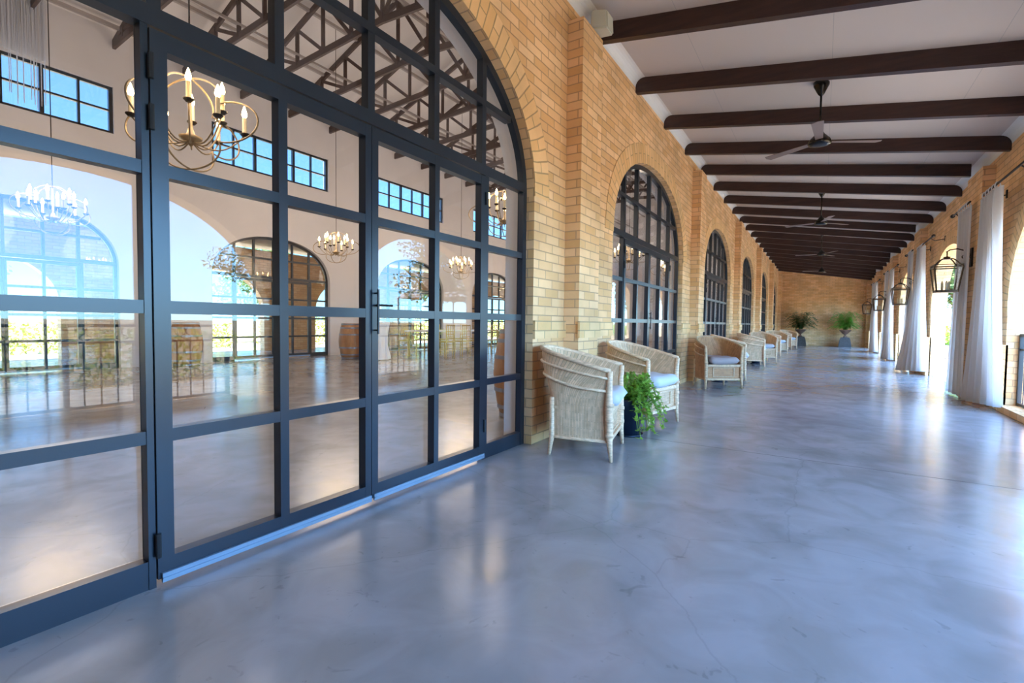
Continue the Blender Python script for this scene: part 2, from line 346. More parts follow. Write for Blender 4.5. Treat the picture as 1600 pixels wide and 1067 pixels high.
# ------------------------------------------------------------------ arch maths and walls
def archz(dy, half, spring, rise, n=2.2):
    t = min(1.0, abs(dy) / half); return spring + rise * (1 - t ** n) ** (1 / n)
def arch_outline(half, spring, rise, n=2.2, seg=40):     # from -half to +half (dy, z) along the crown
    pts = []
    for i in range(seg + 1):
        a = pi - pi * i / seg
        c, s_ = cos(a), sin(a)
        pts.append((half * math.copysign(abs(c) ** (2 / n), c), spring + rise * abs(s_) ** (2 / n)))
    return pts
def arch_wall(name, xf, xb, Y0, Y1, ztop, arches, mat, ring=None, parent=None, back=None):
    """wall along Y between planes xf (seen face) and xb, pierced by arches (yc, half, spring, rise, sill)."""
    bm = bmesh.new(); uvl = bm.loops.layers.uv.new('UVMap')
    def quad(ps, uvs, mi=0):
        f = bm.faces.new([bm.verts.new(p) for p in ps]); f.material_index = mi
        for l, t in zip(f.loops, uvs): l[uvl].uv = t
    flip = xf < xb
    def face(x, y0, y1, za, zb, zc, zd, fl, mi=0):   # y0: za..zc, y1: zb..zd
        ps = [(x, y0, za), (x, y1, zb), (x, y1, zd), (x, y0, zc)]
        if fl: ps = ps[::-1]
        quad(ps, [(p[1], p[2]) for p in ps], mi)
    edges = sorted(arches)
    y = Y0
    for (yc, h, sp, ri, sill) in edges + [(None,) * 5]:
        ya = Y1 if yc is None else yc - h
        if ya > y:
            for x, fl, mi in ((xf, flip, 0), (xb, not flip, 1 if back else 0)):
                face(x, y, ya, 0, 0, ztop, ztop, fl, mi)
        if yc is None: break
        ol = arch_outline(h, sp, ri)
        L = 0
        for (a, za), (b, zb) in zip(ol, ol[1:]):
            if b - a > 1e-6:
                for x, fl, mi in ((xf, flip, 0), (xb, not flip, 1 if back else 0)):
                    face(x, yc + a, yc + b, za, zb, ztop, ztop, fl, mi)
            d = math.hypot(b - a, zb - za)
            ps = [(xf, yc + a, za), (xb, yc + a, za), (xb, yc + b, zb), (xf, yc + b, zb)]
            uvs = [(xf, L), (xb, L), (xb, L + d), (xf, L + d)]
            if flip: ps = ps[::-1]; uvs = uvs[::-1]
            quad(ps, uvs); L += d
        for sgn in (-1, 1):
            yy = yc + sgn * h
            ps = [(xf, yy, 0), (xb, yy, 0), (xb, yy, sp), (xf, yy, sp)]
            if (sgn > 0) != flip: ps = ps[::-1]
            quad(ps, [(p[0] + 0.05, p[2]) for p in ps])
        y = yc + h
    for yy in (Y0, Y1):
        ps = [(xf, yy, 0), (xb, yy, 0), (xb, yy, ztop), (xf, yy, ztop)]
        quad(ps, [(p[0], p[2]) for p in ps])
    ps = [(xf, Y0, ztop), (xb, Y0, ztop), (xb, Y1, ztop), (xf, Y1, ztop)]
    quad(ps, [(p[0], p[1]) for p in ps])
    o = obj(name, bm, mat, parent, mats=[mat] + ([back] if back else []))
    if ring:   # a ring of bricks on edge around each arch, a hair proud of the wall
        for (yc, h, sp, ri, sill) in edges:
            bm = bmesh.new(); uvl = bm.loops.layers.uv.new('UVMap')
            xo = xf + (0.006 if xf > xb else -0.006)
            ol = arch_outline(h, sp, ri); T = 0.24; L = 0; out = []
            for i, (a, za) in enumerate(ol):
                p0 = ol[max(0, i - 1)]; p1 = ol[min(len(ol) - 1, i + 1)]
                tx, tz = p1[0] - p0[0], p1[1] - p0[1]; q = math.hypot(tx, tz) or 1
                nx, nz = -tz / q, tx / q
                if i == 0: nx, nz = -1, 0
                if i == len(ol) - 1: nx, nz = 1, 0
                out.append((a + nx * T, za + nz * T))
            for i in range(len(ol) - 1):
                a, b, c, d = ol[i], ol[i + 1], out[i + 1], out[i]
                dl = math.hypot(b[0] - a[0], b[1] - a[1])
                for depth, quadp, uvs in (
                    ('f', [(xo, *a), (xo, *b), (xo, *c), (xo, *d)], [(0, L), (0, L + dl), (T, L + dl), (T, L)]),
                    ('o', [(xo, *d), (xo, *c), (xf, *c), (xf, *d)], [(0, L), (0, L + dl), (.01, L + dl), (.01, L)]),
                    ('i', [(xo, *a), (xo, *b), (xf, *b), (xf, *a)], [(0, L), (0, L + dl), (.01, L + dl), (.01, L)])):
                    f = bm.faces.new([bm.verts.new((p[0], p[1] + yc, p[2])) for p in quadp])
                    for l, t in zip(f.loops, uvs): l[uvl].uv = (t[0], t[1])
                L += dl
            obj('arch_ring', bm, ring, o)
    return o

BAY = 4.95
XW, XB = -1.988, -2.13          # veranda-side brick face, back of the brick skin
XD = -2.06                      # face of the steel doors
XH = -2.26                      # hall-side plaster face
XF = -11.9                      # hall far wall
XR = 1.873                      # right wall face
YEND = 29.4
YB = -8.0
LEFT = [1.84 + BAY * k for k in range(-1, 6)]
ARCH = (1.60, 2.02, 1.08)
HT = 6.45
def ceil_z(x): return 3.960 - 0.1598 * (x + 1.988)

# ------------------------------------------------------------------ ground, floor
g = obj('ground', bx(-400, 400, -400, 400, -0.30, -0.06), GRASS); tag(g, kind='structure')
o = obj('floor', bx(-15.4, 2.18, YB - 0.2, YEND + 0.2, -0.12, 0.0), FLOOR); tag(o, kind='structure')
for i in range(-2, 6):
    b_ = obj('floor_joint', bx(-1.98, 1.8, 4.23 + BAY * i - 0.003, 4.23 + BAY * i + 0.003, 0.0, 0.0006), STEELK, o)
pv = obj('path', bx(2.18, 4.6, -12, 60, -0.06, -0.02), PAVE); tag(pv, kind='structure')
pv2 = obj('path', bx(-20, -15.4, -12, 60, -0.06, -0.02), PAVE); tag(pv2, kind='structure')

# ------------------------------------------------------------------ walls
arL = [(yc, ARCH[0], ARCH[1], ARCH[2], 0) for yc in LEFT]
wl = arch_wall('wall_left', XW, XB, YB, YEND, 3.99, arL, BRICK, ring=BRICKD); tag(wl, kind='structure')
w2 = arch_wall('wall_hall_near', XH, XB, YB, YEND, HT, arL, PLASTER, parent=None); tag(w2, kind='structure')
for k in range(-2, 6):       # piers of the left wall
    y0 = 4.0 + BAY * k
    obj('brick_pier', bx(XW - 0.01, XW + 0.148, y0, y0 + 0.44, 0, 3.68), BRICK, wl, uv=True)
def plinth_band(par, xf, out, y0, y1):
    obj('brick_band', bx(min(xf, xf + out), max(xf, xf + out), y0, y1, 0.87, 1.02), BRICKD, par, uv=True)
for k, yc in enumerate(LEFT):
    nx = (LEFT[k + 1] if k + 1 < len(LEFT) else YEND + 1.6)
    a, b = yc + 1.6, min(nx - 1.6, YEND)
    p0 = 4.0 + BAY * (k - 1)
    if p0 < a: continue
    plinth_band(wl, XW, 0.022, a, p0); plinth_band(wl, XW, 0.022, min(p0 + 0.44, b - 0.01), b)
    plinth_band(wl, XW + 0.148, 0.022, p0 - 0.02, p0 + 0.46)
# right wall with open arches
RIGHT = [1.67 + BAY * k for k in range(0, 6)]  # no arch behind the camera: wall kept solid to darken near floor and piers
RA = (1.54, 1.20, 1.27)
arR = [(1.72, 1.93, 1.05, 1.42, 0)] + [(yc, RA[0], RA[1], RA[2], 0) for yc in RIGHT[1:]]
wr = arch_wall('wall_right', XR, XR + 0.24, YB, YEND, 3.33, arR, BRICK, ring=BRICKD); tag(wr, kind='structure')
for k in range(-2, 6):
    y0 = 3.98 + BAY * k
    obj('brick_pier', bx(XR - 0.13, XR + 0.01, y0, min(y0 + 0.80, YEND), 0, 3.16), BRICK, wr, uv=True)
for k, yc in enumerate([RIGHT[0] - BAY] + RIGHT):
    a, b = yc + RA[0] + (0.44 if yc == RIGHT[0] else 0), min(yc + BAY - RA[0], YEND) - (0.34 if yc < 0 else 0)
    obj('brick_plinth', bx(XR - 0.05, XR + 0.02, a, b, 0, 0.80), BRICKD, wr, uv=True)
for k in (0, 1):       # low kerb under the railings in the nearest bays
    if k != 3:
        yc = RIGHT[k]
        obj('brick_kerb', bx(XR - 0.06, XR + 0.24, yc - RA[0], yc + RA[0], 0, 0.075), BRICK, wr, uv=True)
we = obj('wall_end', bx(-2.3, 2.2, YEND, YEND + 0.25, 0, 4.1), BRICK, uv=True); tag(we, kind='structure')
wb = obj('wall_back', bx(-2.3, 2.2, YB - 0.25, YB, 0, 4.1), BRICK, uv=True); tag(wb, kind='structure')  # unseen closing wall, added to keep the sun from shining down the corridor
# hall shell
FARC = [2.45 + BAY * k for k in range(-1, 6)]
arF = [(yc, 1.60, 2.02, 1.08, 0) for yc in FARC]
def far_wall():
    bm_arches = arF
    o = arch_wall('wall_hall_far', XF, XF - 0.12, YB, YEND, 4.62, arF, PLASTER); tag(o, kind='structure')
    b2 = arch_wall('wall_far_veranda', XF - 0.24, XF - 0.12, YB, YEND, 4.62, arF, BRICK); tag(b2, kind='structure')
    bm = bmesh.new()
    box(bm, XF - 0.24, XF, YB, YEND, 5.53, HT + 0.3)
    edges = [YB] + sum([[yc - 1.56, yc + 1.56] for yc in FARC], []) + [YEND]
    for a, b in zip(edges[::2], edges[1::2]): box(bm, XF - 0.24, XF, a, b, 4.62, 5.53)
    obj('upper_wall', bm, PLASTER, o)
far_wall()
tag(obj('wall_hall_end', bx(XF - 0.24, XH, YEND - 0.05, YEND + 0.25, 0, 8.6), PLASTER), kind='structure')
tag(obj('wall_hall_back', bx(XF - 0.24, XH, YB - 0.25, YB + 0.05, 0, 8.6), PLASTER), kind='structure')
# hall roof: two pitches
XM = (XF + XH) / 2; RIDGE = 8.35
bm = bmesh.new()
for xa, xb_ in ((XF - 0.5, XM), (XH + 0.1, XM)):
    v = [bm.verts.new(p) for p in ((xa, YB - 0.3, HT), (xb_, YB - 0.3, RIDGE), (xb_, YEND + 0.3, RIDGE), (xa, YEND + 0.3, HT),
                                   (xa, YB - 0.3, HT + .2), (xb_, YB - 0.3, RIDGE + .2), (xb_, YEND + 0.3, RIDGE + .2), (xa, YEND + 0.3, HT + .2))]
    for q in ((0, 1, 2, 3), (4, 7, 6, 5), (0, 4, 5, 1), (3, 2, 6, 7), (0, 3, 7, 4), (1, 5, 6, 2)): bm.faces.new([v[i] for i in q])
hr = obj('ceiling_hall', bm, ROOFB); tag(hr, kind='structure')
# veranda ceiling
def slab(x0, x1, y0, y1, zf, t):
    bm = bmesh.new()
    v = [bm.verts.new(p) for p in ((x0, y0, zf(x0)), (x1, y0, zf(x1)), (x1, y1, zf(x1)), (x0, y1, zf(x0)),
                                   (x0, y0, zf(x0) + t), (x1, y0, zf(x1) + t), (x1, y1, zf(x1) + t), (x0, y1, zf(x0) + t))]
    for q in ((0, 3, 2, 1), (4, 5, 6, 7), (0, 1, 5, 4), (1, 2, 6, 5), (2, 3, 7, 6), (3, 0, 4, 7)): bm.faces.new([v[i] for i in q])
    return bm
tag(obj('ceiling', slab(-2.2, 2.42, YB - 0.3, YEND + 0.3, ceil_z, 0.12), BOARD), kind='structure')
bm = bmesh.new()
for y0, y1 in ((YB, YEND),):
    n = 6; prev = None
    for (x, sg) in ((XW, 1),):
        prof = [(0, -0.115)] + [(0.115 * (1 - cos(a)), -0.115 + 0.115 * sin(a)) for a in [pi / 2 * i / n for i in range(1, n + 1)]]
        prof = [(p[0], p[1]) for p in prof] + [(0.0, 0.03)]
        ra = [bm.verts.new((x + p[0], y0, ceil_z(x + p[0]) + p[1])) for p in prof]
        rb = [bm.verts.new((x + p[0], y1, ceil_z(x + p[0]) + p[1])) for p in prof]
        for i in range(len(prof) - 1): bm.faces.new((ra[i], ra[i + 1], rb[i + 1], rb[i]))
tag(obj('trim_1', bm, COVEM, smooth=False), 'white cove moulding', kind='structure')
bm = bmesh.new()
prof = [(0, -0.10)] + [(-0.10 * (1 - cos(a)), -0.10 + 0.10 * sin(a)) for a in [pi / 2 * i / 6 for i in range(1, 7)]] + [(0, 0.03)]
ra = [bm.verts.new((XR + p[0], YB, ceil_z(XR + p[0]) + p[1])) for p in prof]
rb = [bm.verts.new((XR + p[0], YEND, ceil_z(XR + p[0]) + p[1])) for p in prof]
for i in range(len(prof) - 1): bm.faces.new((rb[i], rb[i + 1], ra[i + 1], ra[i]))
tag(obj('trim_2', bm, COVEM), kind='structure')
# far veranda beyond the hall: roof and outer arches
XO = -15.1
arO = [(yc, 1.54, 1.2, 1.27, 0) for yc in FARC]
o = arch_wall('wall_far_outer', XO, XO - 0.24, YB, YEND, 3.2, arO, BRICK); tag(o, kind='structure')
tag(obj('ceiling_far_veranda', slab(XO - 0.5, XF - 0.2, YB, YEND, lambda x: 3.9 + 0.16 * (x - XF), 0.12), BOARD), kind='structure')

# ------------------------------------------------------------------ ceiling beams of the veranda
for i in range(-5, 19):
    Yf = 5.91 + 1.2435 * i
    short = (i % 4 == 3)
    x1 = XR - (0.13 if short else 0.0); x0 = XW
    bm = bmesh.new()
    ys = (Yf - 0.075, Yf)
    v = []
    for y in ys:
        for x, dz in ((x0, -0.175), (x1, -0.175), (x1, 0.01), (x0, 0.01)):
            v.append(bm.verts.new((x, y, ceil_z(x) + dz)))
    for q in ((0, 1, 2, 3), (4, 7, 6, 5), (0, 4, 5, 1), (2, 6, 7, 3), (1, 5, 6, 2), (0, 3, 7, 4)): bm.faces.new([v[j] for j in q])
    b = obj('timber_rafter', bm, BEAM)
    tag(b, 'dark stained timber beam overhead, above the top edge of the photo' if i < -1 else
        f'dark stained timber beam across the white veranda ceiling, {"the one touching the cream speaker" if i < 0 else ORD[i+1] + " in view counted from the camera"}', 'beam', 'dark beams of the veranda ceiling')

# ------------------------------------------------------------------ steel doors in the arches
def steel_door(fancy=True):
    """built with its centre at y=0, face at x=0 (towards +x), floor at z=0"""
    root = empty('door_1'); tag(root, kind='structure')
    D = 0.052; H = ARCH[0]
    ol = [(a, z) for a, z in arch_outline(H, ARCH[1], ARCH[2])]
    il = [(a, z) for a, z in arch_outline(H - 0.055, ARCH[1], ARCH[2] - 0.06)]
    bm = bmesh.new()
    full_o = [(-H, 0)] + ol + [(H, 0)]; full_i = [(-H + 0.055, 0)] + il + [(H - 0.055, 0)]
    for i in range(len(full_o) - 1):
        a, b, c, d = full_o[i], full_o[i + 1], full_i[i + 1], full_i[i]
        for x0, fl in ((0, 0), (-D, 1)):
            q = [bm.verts.new((x0, *p)) for p in ((d, c, b, a) if fl else (a, b, c, d))]; bm.faces.new(q)
        bm.faces.new([bm.verts.new(p) for p in ((0, *d), (0, *c), (-D, *c), (-D, *d))])
        bm.faces.new([bm.verts.new(p) for p in ((0, *a), (-D, *a), (-D, *b), (0, *b))])
    for y0, y1 in ((-1.066, -1.043), (1.023, 1.068)):      # posts between sidelights and leaves
        box(bm, -D, 0, y0, y1, 0, 2.045)
    obj('door_frame', bm, STEEL, root)
    bm = bmesh.new()
    box(bm, -D, 0.006, -H + 0.04, H - 0.04, 2.045, 2.115)
    obj('transom', bm, STEEL, root)
    # fanlight bars
    bm = bmesh.new()
    for y0, y1 in ((-0.562, -0.518), (-0.042, 0.004), (0.480, 0.525), (0.980, 1.028), (-1.045, -1.0)):
        zt = archz(max(abs(y0), abs(y1)), H - 0.05, ARCH[1], ARCH[2] - 0.05) + 0.02
        box(bm, -D, 0.0, y0, y1, 2.11, zt)
    ww = 0.0
    for t in range(200):
        yy = H * t / 200
        if archz(yy, H - 0.055, ARCH[1], ARCH[2] - 0.06) > 2.57: ww = yy
    box(bm, -D, 0.003, -ww, ww, 2.525, 2.57)
    obj('fanlight_bars', bm, STEEL, root)
    # sidelights
    for s in (-1, 1):
        bm = bmesh.new()
        a, b = sorted((s * 1.066, s * (H - 0.055)))
        for z0, z1 in ((0.0, 0.105), (0.54, 0.588), (1.018, 1.066), (1.518, 1.564)):
            box(bm, -D, -0.004, a, b, z0, z1)
        sl = obj('sidelight', bm, STEEL, root)
        obj('sidelight_glass', bx(-0.048, -0.043, a, b, 0.11, 2.05), GLASS, sl)
    # fan glass
    bm = bmesh.new()
    il2 = arch_outline(H - 0.05, ARCH[1], ARCH[2] - 0.055)
    pts = [p for p in il2 if p[1] > 2.10]
    pts = [(pts[0][0], 2.10)] + pts + [(pts[-1][0], 2.10)]
    fr = [bm.verts.new((-0.043, *p)) for p in pts]; bk = [bm.verts.new((-0.048, *p)) for p in pts]
    bm.faces.new(fr[::-1]); bm.faces.new(bk)
    for i in range(len(pts)): j = (i + 1) % len(pts); bm.faces.new((fr[i], fr[j], bk[j], bk[i]))
    obj('fanlight_glass', bm, GLASS, root)
    # leaves
    for s, (a, b), panes in ((-1, (-1.040, -0.027), [(-0.985, -0.552), (-0.510, -0.066)]), (1, (-0.023, 1.020), [(0.022, 0.482), (0.524, 0.966)])):
        bm = bmesh.new(); X1 = 0.008; X0 = -0.045
        ys = [a, panes[0][0], panes[0][1], panes[1][0], panes[1][1], b]
        for y0, y1 in ((ys[0], ys[1]), (ys[2], ys[3]), (ys[4], ys[5])): box(bm, X0, X1, y0, y1, 0.03, 2.035)
        for y0, y1 in panes:
            for z0, z1 in ((0.03, 0.105), (0.54, 0.588), (1.018, 1.066), (1.518, 1.564), (1.972, 2.035)): box(bm, X0, X1 - 0.001, y0, y1, z0, z1)
        lf = obj('door_leaf', bm, STEEL, root)
        obj('leaf_glass', bx(-0.040, -0.035, a + 0.03, b - 0.03, 0.10, 1.98), GLASS, lf)
        bm = bmesh.new(); box(bm, X1, X1 + 0.012, a + 0.01, b - 0.006, 0.018, 0.052); box(bm, X1, X1 + 0.016, a + 0.01, b - 0.006, 0.030, 0.036)
        obj('drip_strip', bm, ALU, lf)
        if fancy:
            for z in (1.72, 1.90, 0.16) if s < 0 else (1.88, 0.25):
                y = a if s < 0 else b
                bm = bmesh.new(); tube(bm, [(0.014, y, z - 0.045), (0.014, y, z + 0.045)], 0.010, 8)
                obj('hinge', bm, STEELK, lf)
            if s > 0:
                bm = bmesh.new(); tube(bm, [(0.035, a + 0.02, 0.93), (0.035, a + 0.02, 1.17)], 0.0065, 8)
                tube(bm, [(X1, a + 0.02, 0.95), (0.035, a + 0.02, 0.95)], 0.005, 6); tube(bm, [(X1, a + 0.02, 1.15), (0.035, a + 0.02, 1.15)], 0.005, 6)
                obj('door_handle', bm, STEELK, lf)
                bm = bmesh.new(); tube(bm, [(X1, a + 0.03, 1.085), (0.045, a + 0.03, 1.085), (0.048, a + 0.11, 1.085)], 0.006, 6)
                obj('lever_handle', bm, STEELK, lf)
    return root
door = steel_door(); reg(door)
for i, yc in enumerate(LEFT[1:] + LEFT[:1]):
    o = place(door, i, (XD, yc, 0)); o.name = f'door_{i+1}'
for i, yc in enumerate(FARC):
    o = copy_tree(door); o.location = (XF - 0.10, yc, 0); o.name = f'window_{i+1}'
# clerestory windows
def clerestory():
    root = empty('window_11'); tag(root, kind='structure')
    bm = bmesh.new(); w = 1.56; z0, z1 = 4.62, 5.53
    for a, b in ((z0, z0 + .055), (z1 - .055, z1), (5.055, 5.09)): box(bm, -0.03, 0.03, -w, w, a, b)
    for y in (-w, -w / 3 * 1 - 0.03, w / 3 - 0.03, w - 0.06): box(bm, -0.035, 0.035, y, y + 0.06, z0, z1)
    for y in (-1.04, 0, 1.04): box(bm, -0.03, 0.03, y - 0.018, y + 0.018, z0, z1)
    obj('window_frame', bm, STEEL, root); obj('window_pane', bx(-0.003, 0.003, -w, w, z0, z1), GLASS, root)
    return root
cl = clerestory(); reg(cl)
for i, yc in enumerate(FARC):
    o = place(cl, i, (XF - 0.08, yc, 0)); o.name = f'window_{i+11}'

# ------------------------------------------------------------------ trusses and purlins in the hall
def truss():
    root = empty('roof_truss'); hw = (XH - XF) / 2   # centre at x=0
    tag(root, 'brown timber roof truss spanning the white hall behind the glass', 'truss', 'roof trusses of the hall')
    zb = lambda x: 6.33 + 0.055 * (hw - abs(x)); zt = lambda x: RIDGE - 0.09 - (RIDGE - HT) * abs(x) / (hw) - 0.0
    for s in (-1, 1):
        bm = bmesh.new(); bar(bm, (s * hw, 0, zb(hw)), (0, 0, zb(0)), 0.05, 0.13); obj('bottom_chord', bm, TRUSS, root)
        bm = bmesh.new(); bar(bm, (s * hw, 0, HT - 0.08), (0, 0, RIDGE - 0.10), 0.05, 0.12); obj('top_chord', bm, TRUSS, root)
        xs = [hw * t for t in (0.9, 0.72, 0.54, 0.36, 0.18, 0.0)]
        for i, x in enumerate(xs):
            if x > 0 or s > 0:
                bm = bmesh.new(); bar(bm, (s * x, 0.0, zb(x)), (s * x, 0.0, zt(x)), 0.045, 0.07); obj('web_post', bm, TRUSS, root)
            if i < len(xs) - 1:
                bm = bmesh.new(); bar(bm, (s * x, 0.0, zt(x) - 0.03), (s * xs[i + 1], 0.0, zb(xs[i + 1]) + 0.03), 0.04, 0.07); obj('web_brace', bm, TRUSS, root)
    return root
tr = truss(); reg(tr)
for i in range(0, 18):
    place(tr, i, (XM, 0.3 + 1.2435 * i, 0))
for s in (-1, 1):
    for j, t in enumerate((0.2, 0.45, 0.7, 0.93)):
        x = XM + s * t * (XH - XF) / 2; z = RIDGE - (RIDGE - HT) * t
        bm = bmesh.new(); box(bm, x - 0.03, x + 0.03, YB + 0.1, YEND - 0.1, z - 0.07, z - 0.005)
        obj('purlin', bm, PURLIN, hr)
bm = bmesh.new()
for x in (XM - 2.6, XM + 0.6): box(bm, x - 0.025, x + 0.025, YB + 0.1, YEND - 0.1, 6.66, 6.71)
obj('longitudinal_tie', bm, PURLIN, hr)

# ------------------------------------------------------------------ chandeliers
def quatre(w, h, n=80):
    pts = []
    for i in range(n):
        t = 2 * pi * i / n
        # four overlapping lobes with small cusps
        d = ((t + pi / 4) % (pi / 2)) - pi / 4
        r = 0.56 * cos(d) + math.sqrt(max(0.0, 0.44 ** 2 - (0.56 * sin(d)) ** 2))
        x, z = r * cos(t), r * sin(t)
        pts.append((x * w / 2, z * h / 2))
    return pts
def chandelier():
    root = empty('chandelier')
    for k in range(2):
        q = quatre(1.1, 0.68); a = k * pi / 2
        bm = bmesh.new(); tube(bm, [(x * cos(a), x * sin(a), 0.02 + z + 0.10) for x, z in q], 0.007, 6, closed=True)
        obj('quatrefoil_frame', bm, CHROD, root, smooth=True)
    bm = bmesh.new(); lathe(bm, [(0.004, -0.05), (0.03, -0.02), (0.075, 0.0), (0.08, 0.02), (0.03, 0.04), (0.012, 0.10), (0.01, 0.44)], 14)
    obj('hub', bm, CHROD, root, smooth=True)
    bm = bmesh.new(); tube(bm, [(0, 0, 0.0), (0, 0, 1.0)], 0.006, 6); obj('suspension_rod', bm, IRON, root)
    for k in range(12):
        a = 2 * pi * k / 12 + 0.13; R = 0.36 if k % 2 else 0.24; zc = 0.10 if k % 2 else 0.20
        pts = []
        for i in range(9):
            t = i / 8; pts.append((R * t * cos(a), R * t * sin(a), -0.05 * sin(pi * t) * 1.2 + zc * t ** 3))
        bm = bmesh.new(); tube(bm, pts, 0.006, 6)
        arm = obj('arm', bm, CHROD, root, smooth=True)
        x, y = R * cos(a), R * sin(a)
        bm = bmesh.new(); lathe(bm, [(0.02, zc - .005), (0.036, zc + 0.012), (0.036, zc + 0.018), (0.012, zc + 0.018)], 10, x, y); obj('drip_pan', bm, IRON, arm)
        bm = bmesh.new(); lathe(bm, [(0.016, zc + 0.018), (0.016, zc + 0.14)], 10, x, y); cd = obj('candle', bm, CANDLE, root, smooth=False)
        bm = bmesh.new(); lathe(bm, [(0.010, zc + 0.14), (0.021, zc + 0.165), (0.017, zc + 0.19), (0.002, zc + 0.235)], 8, x, y); obj('flame_bulb', bm, FLAME, cd, smooth=True)
    return root
chd = chandelier(); reg(chd)
chl = [(-4.1, 1.86, 2.46, 'candle chandelier seen through the upper pane of the nearest door leaf'),
       (-4.1, 6.20, 2.62, 'candle chandelier just under the arch frame, at the right edge of the big doors'),
       (-4.1, 11.8, 2.66, 'candle chandelier glowing at the left side of the second arch'),
       (-4.1, 15.5, 2.66, 'small distant candle chandelier in the middle of the second arch'),
       (-9.3, 2.40, 2.50, 'candle chandelier far left, its flames against the blue of the leftmost sidelight'),
       (-9.3, 7.20, 2.62, 'candle chandelier with quatrefoil frame left of the meeting door leaves'),
       (-9.3, 11.7, 2.62, 'candle chandelier in the second pane column of the right door leaf'),
       (-9.3, 17.0, 2.62, 'candle chandelier of the back row far behind the gold chairs'),
       (-4.1, 20.3, 2.66, 'added candle chandelier brightening the hall behind the small one in the second arch'),  # this and the next two are added to brighten the deep hall
       (-9.3, 22.5, 2.62, 'added candle chandelier in line with the back row, brightening the deep hall'),  # extra chandelier, put in for its light
       (-4.1, 25.2, 2.66, 'added candle chandelier in line with the front row, brightening the hall end')]  # another one added only to light the dark hall end
for i, (x, y, z, lb) in enumerate(chl):
    c = place(chd, i, (x, y, z - 0.10), 0.45, lb, 'candle chandeliers of the hall'); c['category'] = 'chandelier'
    zc = RIDGE - (RIDGE - HT) * abs(x - XM) / ((XH - XF) / 2)
    for k_ in c.children:
        if k_.name.startswith('suspension_rod'): k_.scale = (1, 1, zc + 0.02 - (z - 0.10))
    ld = bpy.data.lights.new('chandelier_light', 'POINT'); lo = bpy.data.objects.new('chandelier_light', ld); C.objects.link(lo)
    ld.energy = 27; ld.color = (1.0, 0.84, 0.74); ld.shadow_soft_size = 0.8; lo.location = (x, y, z + 0.45)

# ------------------------------------------------------------------ ceiling fans
def fan():
    root = empty('ceiling_fan')
    bm = bmesh.new(); lathe(bm, [(0.012, -0.13), (0.03, -0.11), (0.075, -0.02), (0.08, 0.02)], 20); obj('ceiling_canopy', bm, FANM, root, smooth=True)
    bm = bmesh.new(); lathe(bm, [(0.011, -0.50), (0.011, -0.12)], 10); obj('down_rod', bm, FANM, root, smooth=True)
    bm = bmesh.new(); lathe(bm, [(0.06, -0.665), (0.105, -0.655), (0.115, -0.635), (0.10, -0.60), (0.045, -0.54), (0.02, -0.49)], 24); obj('motor_housing', bm, FANM, root, smooth=True)
    for k in range(3):
        a = 2 * pi * k / 3 + 0.5; bm = bmesh.new()
        vs = [bm.verts.new((r_ * cos(a) - w * sin(a), r_ * sin(a) + w * cos(a), -0.625 + dz + w * 0.12))
              for dz in (0, 0.004) for r_, w in ((0.10, -0.035), (0.62, -0.055), (0.64, 0.0), (0.62, 0.055), (0.10, 0.035))]
        bm.faces.new(vs[4::-1]); bm.faces.new(vs[5:])
        for i in range(5): bm.faces.new((vs[i], vs[(i + 1) % 5], vs[5 + (i + 1) % 5], vs[5 + i]))
        obj('blade', bm, BLADE, root)
    return root
fn = fan(); reg(fn)
for i in range(4):
    y = 6.38 + BAY * i
    place(fn, i, (-0.09, y, ceil_z(-0.09) - 0.015), 0.3 * i, f'dark bronze ceiling fan on a down rod, {ORD[i]} from the camera' if i else 'dark bronze ceiling fan on a down rod, the one nearest the camera',
          'ceiling fans of the veranda')['category'] = 'fan'

# ------------------------------------------------------------------ cream box speaker under the cove
sp = empty('wall_speaker', (XW + 0.165, 4.32, 3.70)); tag(sp, 'cream box speaker in the corner of wall and ceiling above the first brick pier', 'speaker')
bm = bmesh.new()
pts = [(-0.06, -0.09, 0.0), (0.10, -0.06, -0.02), (0.10, 0.10, -0.02), (-0.06, 0.11, 0.0)]
lo_ = [bm.verts.new((x, y, z)) for x, y, z in pts]; hi_ = [bm.verts.new((x * 0.9, y, z + 0.17)) for x, y, z in pts]
bm.faces.new(lo_[::-1]); bm.faces.new(hi_)
for i in range(4): j = (i + 1) % 4; bm.faces.new((lo_[i], lo_[j], hi_[j], hi_[i]))
bmesh.ops.bevel(bm, geom=bm.edges[:], offset=0.015, segments=2, affect='EDGES')
obj('speaker_box', bm, CREAM, sp)
bm = bmesh.new(); tube(bm, [(-0.10, 0.0, 0.07), (-0.05, 0.0, 0.07)], 0.02, 8); obj('wall_bracket', bm, IRON, sp)

